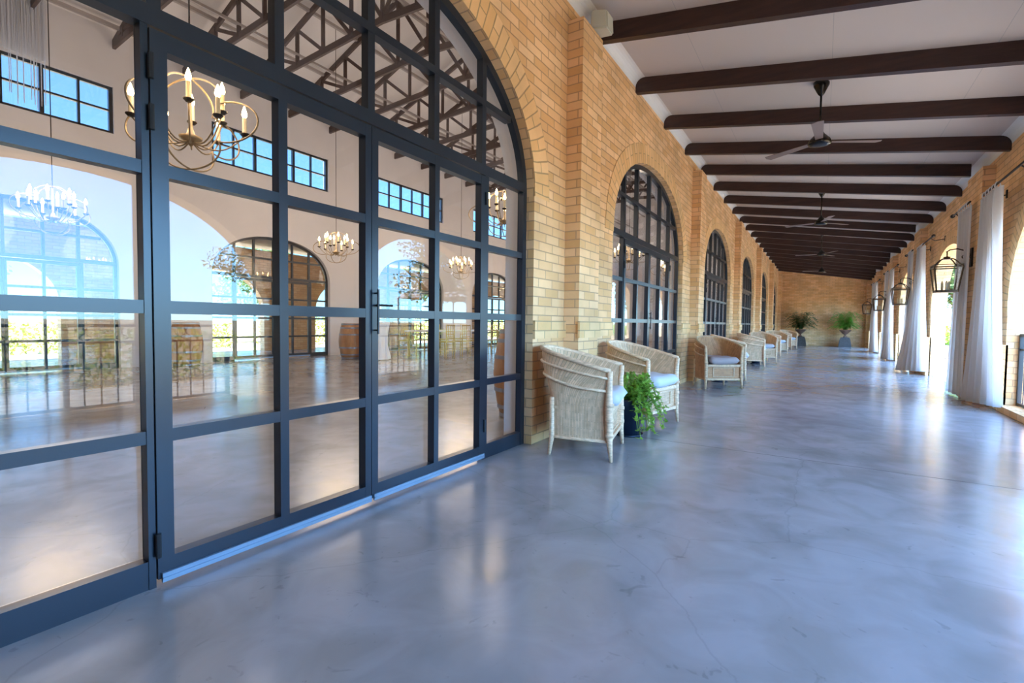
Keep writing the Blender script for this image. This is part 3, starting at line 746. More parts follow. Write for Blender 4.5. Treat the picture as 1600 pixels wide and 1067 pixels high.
# ------------------------------------------------------------------ wicker chairs
def U(t, xf, xb, b, n):
    c, s = cos(t), sin(t)
    return (xf - (xf - xb) * abs(c) ** (2 / n), b * math.copysign(abs(s) ** (2 / n), s))
def chair_pt(t, h):           # h 0..1 from body bottom to rim
    zr = 0.655 + (0.805 - 0.655) * max(0, cos(t)) ** 0.8
    z = 0.14 + (zr - 0.14) * h
    k = max(0, (h - 0.42) / 0.58); k2 = k * k * (3 - 2 * k) * 0.6 + k * 0.4
    x, y = U(t, 0.25 + 0.02 * k2, -0.205 - 0.115 * k2, 0.272 + 0.034 * k2, 8.0 - 5.4 * k2)
    return Vector((x, y, z))
def wicker_chair(weave, pole, cush):
    root = empty('wicker_chair')
    N, K = 44, 16
    bm = bmesh.new(); uvl = bm.loops.layers.uv.new('UVMap')
    ts = [-pi / 2 + pi * i / N for i in range(N + 1)]
    for side in (0, 1):
        grid = []
        for i, t in enumerate(ts):
            col = []
            for k in range(K + 1):
                p = chair_pt(t, k / K)
                if side:
                    cxy = Vector((0.05, 0, p.z)); d = (cxy - p); d.z = 0; p = p + d.normalized() * 0.014
                col.append(bm.verts.new(p))
            grid.append(col)
        L = 0
        for i in range(N):
            dl = (chair_pt(ts[i + 1], 0.3) - chair_pt(ts[i], 0.3)).length
            for k in range(K):
                q = [grid[i][k], grid[i + 1][k], grid[i + 1][k + 1], grid[i][k + 1]]; uv = [(grid[0][k].co.z, L), (grid[0][k].co.z, L + dl), (grid[0][k + 1].co.z, L + dl), (grid[0][k + 1].co.z, L)]
                if side: q = q[::-1]; uv = uv[::-1]
                f = bm.faces.new(q)
                for l, w in zip(f.loops, uv): l[uvl].uv = w
            L += dl
    obj('woven_back', bm, weave, root, smooth=True)
    # rim and rolls
    bm = bmesh.new(); tube(bm, [chair_pt(t, 1.0) + Vector((0, 0, 0.004)) for t in ts], 0.017, 8); obj('top_rail', bm, pole, root, smooth=True)
    for hh, rr in ((0.86, 0.010), (0.72, 0.011)):
        bm = bmesh.new()
        pts = []
        for t in ts:
            p = chair_pt(t, hh + (0.04 if hh > .8 else 0.0) * (1 - cos(t))); d = Vector((p.x - 0.05, p.y, 0)).normalized(); pts.append(p + d * 0.008)
        tube(bm, pts, rr, 6); obj('twisted_band', bm, pole, root, smooth=True)
    bm = bmesh.new(); tube(bm, [chair_pt(t, 0.0) for t in ts], 0.012, 6); obj('bottom_rail', bm, pole, root, smooth=True)
    for s in (-1, 1):
        bm = bmesh.new()
        P = [(0.285, s * 0.300, 0.0), (0.272, s * 0.292, 0.13), (0.268, s * 0.288, 0.20), (0.262, s * 0.290, 0.40), (0.262, s * 0.295, 0.55), (0.268, s * 0.305, 0.66)]
        tube(bm, P, [0.012, 0.021, 0.027, 0.028, 0.022, 0.020], 10)
        for z in (0.19, 0.30, 0.41):
            tube(bm, [(0.267, s * 0.289, z - 0.012), (0.267, s * 0.289, z + 0.012)], 0.031, 10)
        obj('leg', bm, pole, root, smooth=True)
        bm = bmesh.new()
        tube(bm, [(-0.190, s * 0.262, 0.0), (-0.172, s * 0.254, 0.14), (-0.175, s * 0.256, 0.44)], [0.012, 0.020, 0.019], 8)
        obj('leg', bm, pole, root, smooth=True)
    # front panel
    bm = bmesh.new(); box(bm, 0.245, 0.258, -0.27, 0.27, 0.155, 0.355); bm.normal_update()
    obj('front_panel', bm, weave, root, uv=True)
    bm = bmesh.new(); bar(bm, (0.262, -0.28, 0.15), (0.262, 0.28, 0.15), 0.028, 0.03); bar(bm, (0.262, -0.28, 0.365), (0.262, 0.28, 0.365), 0.03, 0.035)
    for y in (-0.17, 0.17): bar(bm, (0.264, y, 0.19), (0.264, y, 0.33), 0.012, 0.016)
    for z in (0.19, 0.33): bar(bm, (0.264, -0.17, z), (0.264, 0.17, z), 0.012, 0.012)
    obj('front_rail', bm, pole, root)
    obj('seat', bx(-0.19, 0.25, -0.265, 0.265, 0.355, 0.378), weave, root, uv=True)
    # cushion
    bm = bmesh.new(); n = 14
    for side in (1, -1):
        vs = []
        for i in range(n + 1):
            row = []
            for j in range(n + 1):
                u, v = -1 + 2 * i / n, -1 + 2 * j / n
                e = (1 - abs(u) ** 6) * (1 - abs(v) ** 6); e = max(0, e) ** 0.35
                x = 0.085 + 0.25 * u * (1 - 0.03 * v * v); y = 0.242 * v * (1 - 0.03 * u * u)
                z = 0.442 + side * (0.062 * e) + 0.006 * sin(7 * u + 3 * v)
                row.append(bm.verts.new((x, y, z)))
            vs.append(row)
        for i in range(n):
            for j in range(n):
                q = [vs[i][j], vs[i + 1][j], vs[i + 1][j + 1], vs[i][j + 1]]
                bm.faces.new(q if side > 0 else q[::-1])
    bmesh.ops.remove_doubles(bm, verts=bm.verts, dist=0.0008)
    obj('seat_cushion', bm, cush, root, smooth=True)
    return root
ch = wicker_chair(CANE, CANEP, CUSH); reg(ch)
ch2 = wicker_chair(CANE2, CANEP2, princ('grey_cushion_cloth', (0.36, 0.28, 0.26), 0.85)); reg(ch2)
chairs = [(-1.60, 3.565, 12, 'pale wicker tub chair with blue-white cushion, nearest, side on before the first brick pier'),
          (-1.575, 4.915, -12, 'pale wicker tub chair with blue-white cushion just beyond the trailing potted plant'),
          (-1.47, 9.95, 8, 'pale wicker tub chair mostly hidden behind the amber chair with the grey seat'),
          (-1.50, 13.45, 14, 'pale wicker tub chair turned side on, third chair group down the row'),
          (-1.42, 15.05, -62, 'pale wicker tub chair with white cushion facing the camera, third group down the row'),
          (-1.48, 18.4, 14, 'pale wicker tub chair side on, fourth group down the row'),
          (-1.42, 19.9, -62, 'pale wicker tub chair facing the camera, fourth group down the row'),
          (-1.40, 23.3, 14, 'pale wicker tub chair side on in the farthest group, beside the urn'),
          (-1.32, 24.8, -62, 'pale wicker tub chair facing the camera, last in the row before the end wall')]
for i, (x, y, a, lb) in enumerate(chairs):
    place(ch, i, (x, y, 0), radians(a), lb, 'wicker chairs along the brick wall')['category'] = 'chair'
ch2.location = (-1.45, 8.42, 0); ch2.rotation_euler = (0, 0, radians(-52))
tag(ch2, 'amber-brown wicker tub chair with greyish cushion facing the camera beyond the second arch', 'chair', 'wicker chairs along the brick wall')

# ------------------------------------------------------------------ potted plants between the chairs
def leaf(bm, p, d, L, w, up=Vector((0, 0, 1)), seg=2, droop=0.3):
    d = d.normalized(); s = d.cross(up)
    s = s.normalized() if s.length > 1e-4 else Vector((1, 0, 0))
    prev = None; c = p.copy(); dd = d.copy()
    for i in range(seg + 1):
        t = i / seg; ww = w * sin(pi * min(0.97, 0.12 + 0.85 * t)) ** 0.8
        a = bm.verts.new(c - s * ww / 2); b = bm.verts.new(c + s * ww / 2)
        if prev: bm.faces.new((prev[0], prev[1], b, a))
        prev = (a, b); dd = (dd - Vector((0, 0, droop / seg))).normalized(); c = c + dd * (L / seg)
def pot_plant(seed, trail=True):
    R = random.Random(seed); root = empty('potted_plant')
    bm = bmesh.new(); lathe(bm, [(0.095, 0.012), (0.125, 0.30), (0.135, 0.305), (0.135, 0.335), (0.118, 0.335), (0.112, 0.30)], 24); obj('pot', bm, POTB, root, smooth=True)
    bm = bmesh.new(); lathe(bm, [(0.12, 0.0), (0.135, 0.018), (0.128, 0.018), (0.11, 0.008)], 24); obj('saucer', bm, POTB, root, smooth=True)
    bm = bmesh.new(); lathe(bm, [(0.01, 0.295), (0.112, 0.298), (0.112, 0.302), (0.01, 0.303)], 16); obj('soil', bm, SOIL, root)
    bl = bmesh.new(); bs = bmesh.new()
    for k in range(70):
        a = R.uniform(0, 2 * pi); out = R.uniform(0.05, 0.22); h = R.uniform(0.05, 0.24)
        drop = 0
        if trail and R.random() < 0.34: a = R.uniform(-0.9, 0.9); out = R.uniform(0.14, 0.30); drop = R.uniform(0.10, 0.36)
        pts = []
        for i in range(9):
            t = i / 8
            pts.append(Vector((0.05 * cos(a) + out * cos(a) * t, 0.05 * sin(a) + out * sin(a) * t, max(0.03, 0.31 + h * sin(pi * min(1, t * 0.75)) - drop * t * t))))
        tube(bs, pts, 0.0025, 4)
        for i in range(1, 9):
            for q in range(4):
                d = Vector((R.uniform(-1, 1), R.uniform(-1, 1), R.uniform(-0.3, 0.9)))
                leaf(bl, pts[i] + Vector((R.uniform(-.015, .015), R.uniform(-.015, .015), 0)), d, R.uniform(0.025, 0.048), R.uniform(0.022, 0.036), seg=2)
    obj('stems', bs, LEAF, root); obj('foliage', bl, LEAF, root)
    return root
pots = [(-1.455, 4.27, 'navy pot with bright green trailing plant between the two nearest wicker chairs'),
        (-1.50, 9.20, 'potted trailing plant behind the amber wicker chair, second from the camera'),
        (-1.45, 14.2, 'potted trailing plant between the third pair of wicker chairs'),
        (-1.42, 19.1, 'potted trailing plant between the fourth pair of wicker chairs'),
        (-1.35, 24.0, 'potted trailing plant between the last pair of wicker chairs')]
pp = pot_plant(3); reg(pp)
for i, (x, y, lb) in enumerate(pots):
    place(pp, i, (x, y, 0), 0.9 * i - 0.1, lb, 'potted plants between the chairs')['category'] = 'plant'

# ------------------------------------------------------------------ urns with ferns
def urn(seed, leafm):
    R = random.Random(seed); root = empty('fern_urn')
    bm = bmesh.new()
    prof = [(0.26, 0.0), (0.25, 0.12), (0.215, 0.34), (0.17, 0.47)]
    rr = []
    for h, z in prof: rr.append([bm.verts.new((sx * h, sy * h, z)) for sx, sy in ((-1, -1), (1, -1), (1, 1), (-1, 1))])
    for a, b in zip(rr, rr[1:]):
        for k in range(4): bm.faces.new((a[k], a[(k + 1) % 4], b[(k + 1) % 4], b[k]))
    bm.faces.new(rr[0][::-1]); bm.faces.new(rr[-1])
    obj('plinth', bm, STONE, root)
    bm = bmesh.new(); lathe(bm, [(0.10, 0.47), (0.09, 0.50), (0.045, 0.55), (0.045, 0.60), (0.09, 0.64), (0.17, 0.72), (0.23, 0.79), (0.25, 0.80), (0.245, 0.83), (0.22, 0.83), (0.2, 0.79)], 24)
    obj('urn_bowl', bm, URNM, root, smooth=True)
    bm = bmesh.new(); lathe(bm, [(0.01, 0.785), (0.2, 0.79), (0.22, 0.81), (0.01, 0.82)], 16); obj('soil', bm, SOIL, root)
    bm = bmesh.new()
    for k in range(150):
        a = R.uniform(0, 2 * pi); Lh = R.uniform(0.20, 0.76); h = R.uniform(0.25, 1.0)
        prev = Vector((0.05 * cos(a), 0.05 * sin(a), 0.80))
        for i in range(1, 12):
            t = i / 11
            p = Vector((Lh * cos(a) * t, Lh * sin(a) * t, 0.80 + h * sin(t * 2.15) - 0.16 * t * t))
            d = (p - prev); s = d.cross(Vector((0, 0, 1))); s = s.normalized() if s.length > 1e-5 else Vector((1, 0, 0))
            for sg in (-1, 1):
                leaf(bm, p, (s * sg + d.normalized() * 0.35), 0.12 * sin(pi * min(0.98, 0.15 + 0.8 * t)) + 0.02, 0.055, seg=2, droop=0.2)
            prev = p
    obj('fern_fronds', bm, leafm, root)
    return root
u1 = urn(5, FERND); u1.location = (-0.93, 28.55, 0); tag(u1, 'dark fern in an iron urn on a grey plinth, left of the end wall', 'plant', 'fern urns at the end wall')
u2 = urn(9, FERN); u2.location = (0.93, 28.55, 0); tag(u2, 'bright green fern in an iron urn on a grey plinth, right of the end wall', 'plant', 'fern urns at the end wall')

# ------------------------------------------------------------------ curtains on their rods
def curtain(name_label, tA, tB, zt, bA, bB, seed, pleats=6, rod=None, gather=0.045):
    """hangs from the line tA-tB at height zt, hem from bA to bB (x, y, z)"""
    R = random.Random(seed); bm = bmesh.new(); N, K = 96, 26
    ph = R.uniform(0, 6); tA, tB, bA, bB = [Vector(v) for v in (tA, tB, bA, bB)]
    rows = []
    for k in range(K + 1):
        t = k / K; row = []
        for i in range(N + 1):
            s = i / N
            top = tA.lerp(tB, s); bot = bA.lerp(bB, s); e = t ** 1.5
            p = Vector((top.x + (bot.x - top.x) * e, top.y + (bot.y - top.y) * e, top.z + (bot.z - top.z) * t))
            amp = gather * (1 - 0.35 * t) * (0.75 + 0.25 * sin(9 * s + seed))
            n = Vector((1, 0, 0)); al = (tB - tA).normalized()
            p += n * amp * sin(2 * pi * pleats * s + ph + 0.8 * sin(2.2 * t + seed)) + al * amp * 0.4 * cos(4 * pi * pleats * s + ph)
            if k == 0: p.z += 0.018 * sin(2 * pi * pleats * s + 1)
            row.append(bm.verts.new(p))
        rows.append(row)
    for k in range(K):
        for i in range(N): bm.faces.new((rows[k][i], rows[k][i + 1], rows[k + 1][i + 1], rows[k + 1][i]))
    bmesh.ops.solidify(bm, geom=bm.faces[:], thickness=0.003)
    root = obj('curtain', bm, CURT, smooth=True)
    tag(root, name_label, 'curtain', 'white curtains at the open arches')
    # heading tabs
    for j in range(5):
        tb = bmesh.new()
        s = (j + 0.5) / 5; p = tA.lerp(tB, s) + Vector((0, 0, 0.05))
        tube(tb, [p + Vector((0.024 * cos(a), 0, 0.024 * sin(a) * 1.9 - 0.02)) for a in [2 * pi * q / 10 for q in range(10)]], 0.007, 5, closed=True)
        obj('curtain_heading', tb, CURT, root)
def rod(label, y0, y1, x, z, wall_y, tip):
    r = empty('curtain_rod', (0, 0, 0)); tag(r, label, 'curtain rod', 'iron curtain rods on the right wall')
    bm = bmesh.new(); tube(bm, [(x, y0, z), (x, y1, z)], 0.012, 8); obj('pole', bm, IRON, r, smooth=True)
    bm = bmesh.new(); ty = y0 if tip == 0 else y1; sg = -1 if tip == 0 else 1
    tube(bm, [(x, ty, z), (x, ty + sg * 0.02, z), (x, ty + sg * 0.05, z), (x, ty + sg * 0.09, z)], [0.014, 0.03, 0.03, 0.008], 10); obj('finial', bm, IRON, r, smooth=True)
    for wy in wall_y:
        bm = bmesh.new(); tube(bm, [(XR - 0.005, wy, z - 0.03), (x + 0.06, wy, z - 0.05), (x, wy, z)], 0.008, 6); box(bm, XR - 0.012, XR + 0.001, wy - 0.02, wy + 0.02, z - 0.07, z + 0.03)
        obj('rod_bracket', bm, IRON, r)
place_word = ['nearest', 'second', 'third', 'fourth', 'fifth']
for k in range(0, 5):
    y = 3.98 + BAY * (k + 1)      # start of the right-hand pier
    z = 2.62; x = 1.66
    w = place_word[k]
    # A: before the pier, B: after it
    if k == 0:
        cA = ((x, 7.76, z), (x, 8.42, z), (1.80, 7.93, 0.06), (1.60, 8.80, 0.03))
        cB = ((x, 9.12, z + 0.06), (x, 9.72, z + 0.06), (1.68, 9.16, 0.02), (1.66, 10.05, 0.02))
    elif k == 1:
        cA = ((x, 12.70, z), (x, 13.45, z), (1.82, 12.85, 0.10), (1.42, 14.10, 0.02))
        cB = ((x, 14.15, z + 0.06), (x, 14.7, z + 0.06), (1.68, 14.3, 0.02), (1.62, 15.0, 0.02))
    else:
        cA = ((x, y - 1.15, z), (x, y - 0.5, z), (1.76, y - 1.1, 0.05), (1.55, y - 0.15, 0.02))
        cB = ((x, y + 0.25, z + 0.06), (x, y + 0.8, z + 0.06), (1.68, y + 0.3, 0.02), (1.64, y + 1.1, 0.02))
    sfx = {0: 'beside the pier of the nearest lantern', 1: 'beside the pier of the second lantern', 2: 'beside the pier of the third lantern', 3: 'beside the pier of the fourth lantern', 4: 'beside the last pier near the end wall'}[k]
    if not (k == 4):
        pass
    if y + 0.8 < YEND or k < 4:
        curtain(f'full white curtain on the camera side, {sfx}' if k != 1 else 'white curtain billowing into the veranda, its hem swept along the floor', *cA[:2], z, *cA[2:], seed=k * 2 + 1)  if False else curtain(
            ('white curtain billowing out over the floor, ' + sfx) if k == 1 else f'white curtain on the camera side, {sfx}', cA[0], cA[1], z, cA[2], cA[3], k * 2 + 1)
        rod(f'iron curtain rod on the camera side, {sfx}', cA[0][1] - 0.95, cA[1][1] + 0.03, x, z + 0.055, (cA[0][1] - 0.7, cA[1][1] - 0.02), 0)
        if k < 4:
            curtain(f'white curtain on the far side, {sfx}', cB[0], cB[1], z, cB[2], cB[3], k * 2 + 2, pleats=4, gather=0.035)
            rod(f'short iron curtain rod on the far side, {sfx}', cB[0][1] - 0.03, cB[0][1] + 1.0, x, z + 0.115, (cB[0][1] + 0.85,), 1)

# ------------------------------------------------------------------ wall lanterns on the right-hand piers
def lantern():
    root = empty('wall_lantern')      # origin at pier face, bracket plate; lantern hangs towards -x
    bm = bmesh.new(); box(bm, -0.02, 0.0, -0.05, 0.05, -0.16, 0.10)
    obj('mounting_plate', bm, IRON, root)
    bm = bmesh.new()
    pts = [(-0.01, 0, 0.0), (-0.08, 0, 0.07), (-0.16, 0, 0.10), (-0.24, 0, 0.09), (-0.28, 0, 0.06)]
    tube(bm, pts, 0.009, 6)
    tube(bm, [(-0.01 - 0.05 * (1 - cos(a)), 0, -0.08 + 0.05 * sin(a) * 1.0 + 0.02 * a) for a in [2 * pi * i / 16 for i in range(17)]], 0.006, 5)
    obj('scroll_bracket', bm, IRON, root, smooth=True)
    cx = -0.27
    bm = bmesh.new(); lathe(bm, [(0.008, -0.0), (0.008, 0.06)], 6, cx, 0); lathe(bm, [(0.05, -0.045), (0.035, -0.02), (0.045, -0.01), (0.01, 0.0)], 12, cx, 0); obj('cap', bm, BRONZE, root)
    W, B = 0.155, 0.115; zt, zb = -0.16, -0.50; zr = -0.045
    bm = bmesh.new()
    cs = ((-1, -1), (1, -1), (1, 1), (-1, 1))
    for i, (a, b) in enumerate(cs):
        c, d = cs[(i + 1) % 4]
        bar(bm, (cx + a * W, b * W, zt), (cx + c * W, d * W, zt), 0.016, 0.016)
        bar(bm, (cx + a * W, b * W, zt + 0.03), (cx + c * W, d * W, zt + 0.03), 0.010, 0.010)
        bar(bm, (cx + a * B, b * B, zb), (cx + c * B, d * B, zb), 0.022, 0.03)
        bar(bm, (cx + a * W, b * W, zt), (cx + a * B, b * B, zb), 0.014, 0.014)
        pr_ = [(cx + a * (W - (W - 0.04) * t ** 0.7), b * (W - (W - 0.04) * t ** 0.7), zt + 0.01 + (zr - zt) * sin(t * pi / 2)) for t in (0, .25, .5, .75, 1)]
        tube(bm, pr_, 0.009, 5)
    box(bm, cx - B, cx + B, -B, B, zb - 0.012, zb - 0.004)
    obj('lantern_frame', bm, BRONZE, root)
    bm = bmesh.new()
    for i, (a, b) in enumerate(cs):
        c, d = cs[(i + 1) % 4]
        q = [(cx + a * W, b * W, zt), (cx + c * W, d * W, zt), (cx + c * B, d * B, zb), (cx + a * B, b * B, zb)]
        bm.faces.new([bm.verts.new(p) for p in q])
    bmesh.ops.solidify(bm, geom=bm.faces[:], thickness=0.003)
    obj('lantern_glass', bm, GLASSL, root)
    bm = bmesh.new()
    for dx, dy in ((-.04, 0), (.04, .03), (0, -.045)): lathe(bm, [(0.014, zb), (0.014, zb + 0.12), (0.004, zb + 0.15)], 8, cx + dx, dy)
    obj('candle_cluster', bm, CANDLE, root)
    return root
ln = lantern(); reg(ln)
for k in range(4):
    y = 3.98 + BAY * (k + 1) + 0.34
    if y > YEND - 0.3: break
    place(ln, k, (XR - 0.13, y, 2.02), 0, ['square bronze wall lantern nearest the camera, hanging before the grey curtain', 'square bronze wall lantern second from the camera, left of the billowing curtain',
          'square bronze wall lantern third from the camera on the right piers', 'farthest square bronze wall lantern on the right piers, near the end wall'][k], 'wall lanterns on the right-hand piers')['category'] = 'lantern'

# ------------------------------------------------------------------ iron railings in the nearest right arches
def railing():
    root = empty('iron_railing')
    H = 0.92; a, b = -RA[0] + 0.02, RA[0] - 0.02
    bm = bmesh.new()
    for z in (0.10, H): box(bm, -0.02, 0.02, a, b, z - 0.015, z + 0.015)
    box(bm, -0.012, 0.012, a, b, 0.74, 0.76)
    for y in (a, 0, b): box(bm, -0.02, 0.02, y - 0.02, y + 0.02, 0.075, H)
    obj('rail_frame', bm, STEELK, root)
    n = 22
    for i in range(1, n):
        y = a + (b - a) * i / n
        if abs(y) < 0.03: continue
        bm = bmesh.new(); box(bm, -0.006, 0.006, y - 0.006, y + 0.006, 0.11, 0.75); obj('baluster', bm, STEELK, root)
    bm = bmesh.new()
    for i in range(10):
        y = a + (b - a) * (i + 0.5) / 10
        for s in (-1, 1):
            tube(bm, [(0, y + s * (0.012 + 0.05 * (1 - t) * sin(t * 7)), 0.77 + 0.13 * t) for t in [j / 10 for j in range(11)]], 0.005, 4)
    obj('scrollwork', bm, STEELK, root)
    return root
rl = railing(); reg(rl)
for i, (k, lb) in enumerate(((1, 'black iron railing with scrollwork on the brick kerb at the right edge of the photo'), (0, 'black iron railing in the arch beside the camera, seen mirrored in the door glass'))):
    place(rl, i, (XR + 0.13, RIGHT[k], 0), 0, lb, 'iron railings in the right arches')['category'] = 'railing'

# ------------------------------------------------------------------ hall furniture: barrels, tables, gold chairs, string hanging
def barrel():
    root = empty('wine_barrel')
    prof = [(0.23, 0.0), (0.27, 0.16), (0.30, 0.34), (0.31, 0.47), (0.30, 0.60), (0.27, 0.78), (0.235, 0.93)]
    bm = bmesh.new(); lathe(bm, prof, 28); obj('staves', bm, OAK, root, smooth=True)
    for z, r0 in ((0.03, 0.243), (0.12, 0.266), (0.30, 0.299), (0.64, 0.299), (0.81, 0.268), (0.905, 0.246)):
        bm = bmesh.new(); lathe(bm, [(r0 - 0.02, z - 0.016), (r0 + 0.002, z - 0.02), (r0 + 0.002, z + 0.02), (r0 - 0.02, z + 0.016)], 28); obj('hoop', bm, HOOP, root)
    return root
br = barrel(); reg(br)
for i, (x, y, lb) in enumerate(((-2.70, 4.46, 'oak wine barrel close behind the right sidelight of the big doors'),
                                (-11.45, 5.05, 'oak wine barrel against the far hall wall, seen through the left door leaf'),
                                (-10.45, 8.55, 'oak wine barrel with a white draped cloth beside it at the far hall wall'))):
    place(br, i, (x, y, 0), 0, lb, 'wine barrels in the hall')['category'] = 'barrel'
def cloth_table(r, h, label, loc):
    bm = bmesh.new(); seg = 48; prof = [(r * 0.98, h), (r, h - 0.02), (r * 0.85, h * 0.7), (r * 0.8, h * 0.4), (r * 1.05, 0.02)]
    rings = []
    for j, (rr, z) in enumerate(prof):
        rings.append([bm.verts.new(((rr + (0.03 * j / 4) * sin(9 * 2 * pi * k / seg)) * cos(2 * pi * k / seg), (rr + (0.03 * j / 4) * sin(9 * 2 * pi * k / seg)) * sin(2 * pi * k / seg), z)) for k in range(seg)])
    for a, b in zip(rings, rings[1:]):
        for k in range(seg): bm.faces.new((b[k], b[(k + 1) % seg], a[(k + 1) % seg], a[k]))
    bm.faces.new(rings[0])
    o = obj('cocktail_table', bm, CLOTH, smooth=True); o.location = loc; tag(o, label, 'table')
cloth_table(0.36, 0.98, 'round cocktail table under a white floor-length cloth beside the far barrel', (-9.75, 8.75, 0))
def gold_chair():
    root = empty('gold_chair')
    bm = bmesh.new(); box(bm, -0.2, 0.2, -0.2, 0.2, 0.43, 0.46); obj('seat', bm, GOLD, root)
    for x in (-0.18, 0.18):
        for y in (-0.18, 0.18):
            bm = bmesh.new(); tube(bm, [(x, y, 0), (x, y, 0.43 if x > 0 else 0.92)], 0.012, 6); obj('leg', bm, GOLD, root)
    bm = bmesh.new()
    for z in (0.58, 0.74, 0.90): tube(bm, [(-0.18, -0.18, z), (-0.18, 0.18, z)], 0.01, 6)
    for y in (-0.09, 0, 0.09): tube(bm, [(-0.18, y, 0.58), (-0.18, y, 0.90)], 0.007, 5)
    obj('backrest', bm, GOLD, root)
    bm = bmesh.new()
    for x in (-0.18, 0.18): tube(bm, [(x, -0.18, 0.2), (x, 0.18, 0.2)], 0.008, 5)
    for y in (-0.18, 0.18): tube(bm, [(-0.18, y, 0.25), (0.18, y, 0.25)], 0.008, 5)
    obj('stretcher', bm, GOLD, root)
    return root
tb = empty('banquet_table', (-9.6, 11.9, 0)); tag(tb, 'long narrow banquet table among the gold chairs in the hall', 'table')
obj('tabletop', bx(-0.45, 0.45, -1.8, 1.8, 0.71, 0.75), CLOTH, tb)
for x in (-0.38, 0.38):
    for y in (-1.7, 1.7): obj('leg', bx(x - 0.025, x + 0.025, y - 0.025, y + 0.025, 0, 0.71), GOLD, tb)
gc = gold_chair(); reg(gc)
for i in range(10):
    side = i % 2; j = i // 2
    place(gc, i, (-9.6 + (0.72 if side else -0.72), 10.5 + 0.72 * j, 0), pi if side else 0,
          f'gold slatted dining chair on the {"near" if side else "far"} side of the hall table, {ORD[j] if j else "leftmost"} from the left' if j else f'gold slatted dining chair at the left end of the {"near" if side else "far"} side of the hall table',
          'gold chairs at the hall table')['category'] = 'chair'
# string hanging, upper left
bm = bmesh.new(); R = random.Random(11)
for i in range(260):
    y = 1.2 + 1.76 * i / 260 + R.uniform(-0.004, 0.004); zb = 5.46 if R.random() < 0.86 else R.uniform(4.6, 4.8); xx = XF + 0.30 + R.uniform(-0.05, 0.05)
    box(bm, xx - 0.004, xx + 0.004, y - 0.0045, y + 0.0045, zb, 7.0)
sh = obj('string_curtain', bm, STRING); tag(sh, 'dense hanging of white strings in front of the leftmost high window', 'string curtain', kind='stuff')

# ------------------------------------------------------------------ garden: hedges, trees, tent
def foliage(bm, c, rx, ry, rz, n, s, R, boxy=False):
    for _ in range(n):
        if boxy: p = Vector((R.uniform(-1, 1), R.uniform(-1, 1), R.uniform(-1, 1)))
        else:
            while True:
                p = Vector((R.uniform(-1, 1), R.uniform(-1, 1), R.uniform(-1, 1)))
                if 0.25 < p.length < 1: break
        q = Vector((c[0] + p.x * rx, c[1] + p.y * ry, c[2] + p.z * rz))
        u = Vector((R.uniform(-1, 1), R.uniform(-1, 1), R.uniform(-1, 1))).normalized(); w = u.orthogonal().normalized()
        k = s * R.uniform(0.6, 1.3)
        bm.faces.new([bm.verts.new(q + u * a * k + w * b * k * 0.6) for a, b in ((-1, 0), (0, -1), (1, 0), (0, 1))])
def hedge(label, x, y0, y1, h, seed, mat=None):
    R = random.Random(seed); bm = bmesh.new()
    foliage(bm, (x, (y0 + y1) / 2, h * 0.45), 0.45, (y1 - y0) / 2, h * 0.5, int(1100 * (y1 - y0) / 3), 0.055, R, True)
    o = obj('hedge', bm, mat or HEDGE); tag(o, label, 'hedge')
hedge('low yellow-green hedge outside the arch beside the camera, mirrored in the door glass', 5.6, -4, 8, 0.85, 1)
hedge('low yellow-green hedge outside the far end of the open arches', 5.6, 9.5, 22, 0.85, 2)
hedge('yellow-green hedge seen through the far hall windows on the left', -18.2, 0, 9.5, 0.9, 3)
hedge('yellow-green hedge seen through the far hall windows on the right', -18.2, 10.5, 28, 1.2, 4)
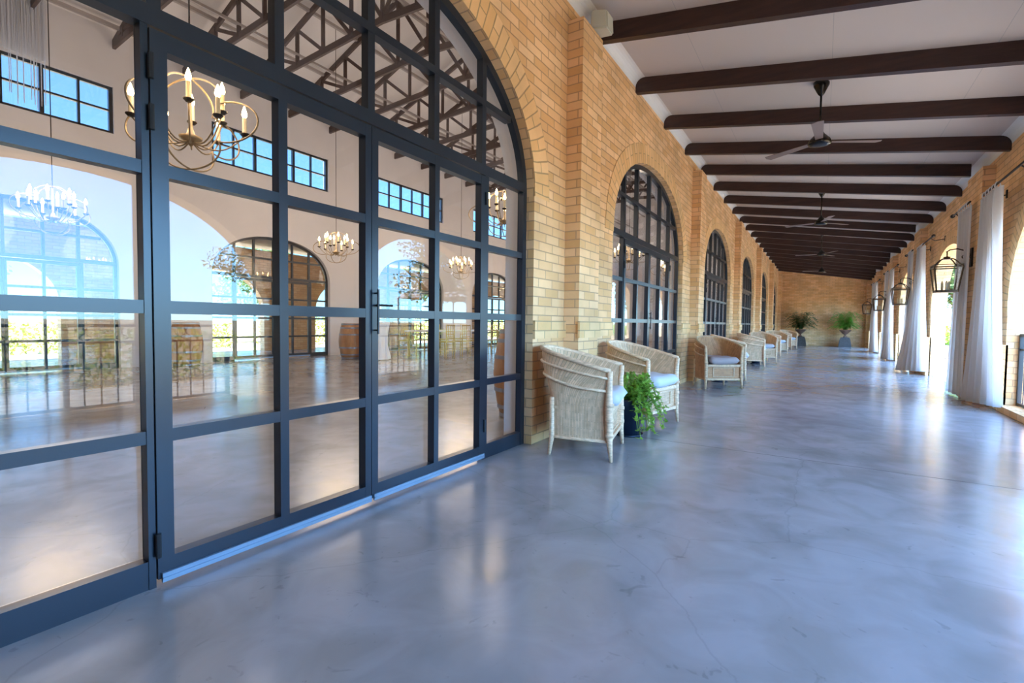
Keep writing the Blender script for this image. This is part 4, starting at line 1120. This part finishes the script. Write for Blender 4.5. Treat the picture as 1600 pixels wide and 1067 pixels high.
def tree(label, x, y, h, r, seed, mat=None, dens=1.0):
    R = random.Random(seed); root = empty('garden_tree', (x, y, -0.06)); tag(root, label, 'tree')
    bm = bmesh.new(); tube(bm, [(0, 0, 0), (0.1, 0.05, h * 0.3), (0, 0.1, h * 0.6)], [0.16, 0.12, 0.07], 8)
    for k in range(5):
        a = R.uniform(0, 6.3); tube(bm, [(0.05, 0.05, h * 0.35), (r * 0.6 * cos(a), r * 0.6 * sin(a), h * 0.7)], [0.07, 0.02], 6)
    obj('trunk', bm, BARK, root)
    bm = bmesh.new()
    for k in range(9):
        a = R.uniform(0, 6.3); q = R.uniform(0, 0.6)
        foliage(bm, (r * q * cos(a), r * q * sin(a), h * R.uniform(0.5, 0.85)), r * 0.5, r * 0.5, h * 0.17, int(420 * dens), 0.09, R)
    obj('crown', bm, mat or TREEL, root)
tree('leafy garden tree seen through the gap left of the grey curtain', 4.6, 26.5, 5.0, 1.9, 21)
tree('tall garden tree farther off beyond the same gap', 7.5, 40, 7.0, 3.0, 22)
tree('big garden tree mirrored in the right leaf of the big doors', 11.5, 18.2, 5.2, 3.0, 23, dens=2.0)
tree('bushy garden tree mirrored beside the tent in the door glass', 16.0, 12.5, 4.6, 2.6, 24)
tree('garden tree outside the far hall windows, left', -24, 3.5, 4.2, 2.2, 25)
tree('garden tree outside the far hall windows, centre', -22, 13.0, 4.6, 2.4, 26)
tree('garden tree outside the far hall windows, right', -21, 22, 5.0, 2.6, 27)
tree('distant garden tree on the horizon behind the dry field', 46, 6, 6, 4, 28)
tree('second distant garden tree on the horizon behind the dry field', 50, -8, 6, 4, 29)
# a white peaked marquee beyond the garden, mirrored in the glass
mq = empty('marquee', (17, 26.5, -0.06)); tag(mq, 'white peaked marquee in the garden, faintly mirrored in the right door leaf', 'tent')
bm = bmesh.new(); v = [bm.verts.new(p) for p in ((-3, -3, 2.6), (3, -3, 2.6), (3, 3, 2.6), (-3, 3, 2.6), (0, 0, 5.4))]
for i in range(4): bm.faces.new((v[i], v[(i + 1) % 4], v[4]))
bm.faces.new(v[3::-1]); obj('tent_roof', bm, WHITEW, mq)
for x in (-2.9, 2.9):
    for y in (-2.9, 2.9): obj('tent_pole', bx(x - 0.04, x + 0.04, y - 0.04, y + 0.04, 0, 2.65), WHITEW, mq)
# terracotta garden pots beyond the open arch
R = random.Random(4); gp = empty('garden_planter', (3.55, 21.3, -0.02)); tag(gp, 'pale planter with green shrub on the paving outside the open arch', 'planter')
bm = bmesh.new(); lathe(bm, [(0.16, 0), (0.24, 0.42), (0.26, 0.44), (0.22, 0.44)], 18); obj('pot', bm, WHITEW, gp, smooth=True)
bm = bmesh.new(); foliage(bm, (0, 0, 0.75), 0.38, 0.38, 0.35, 700, 0.05, R); obj('foliage', bm, LEAF, gp)
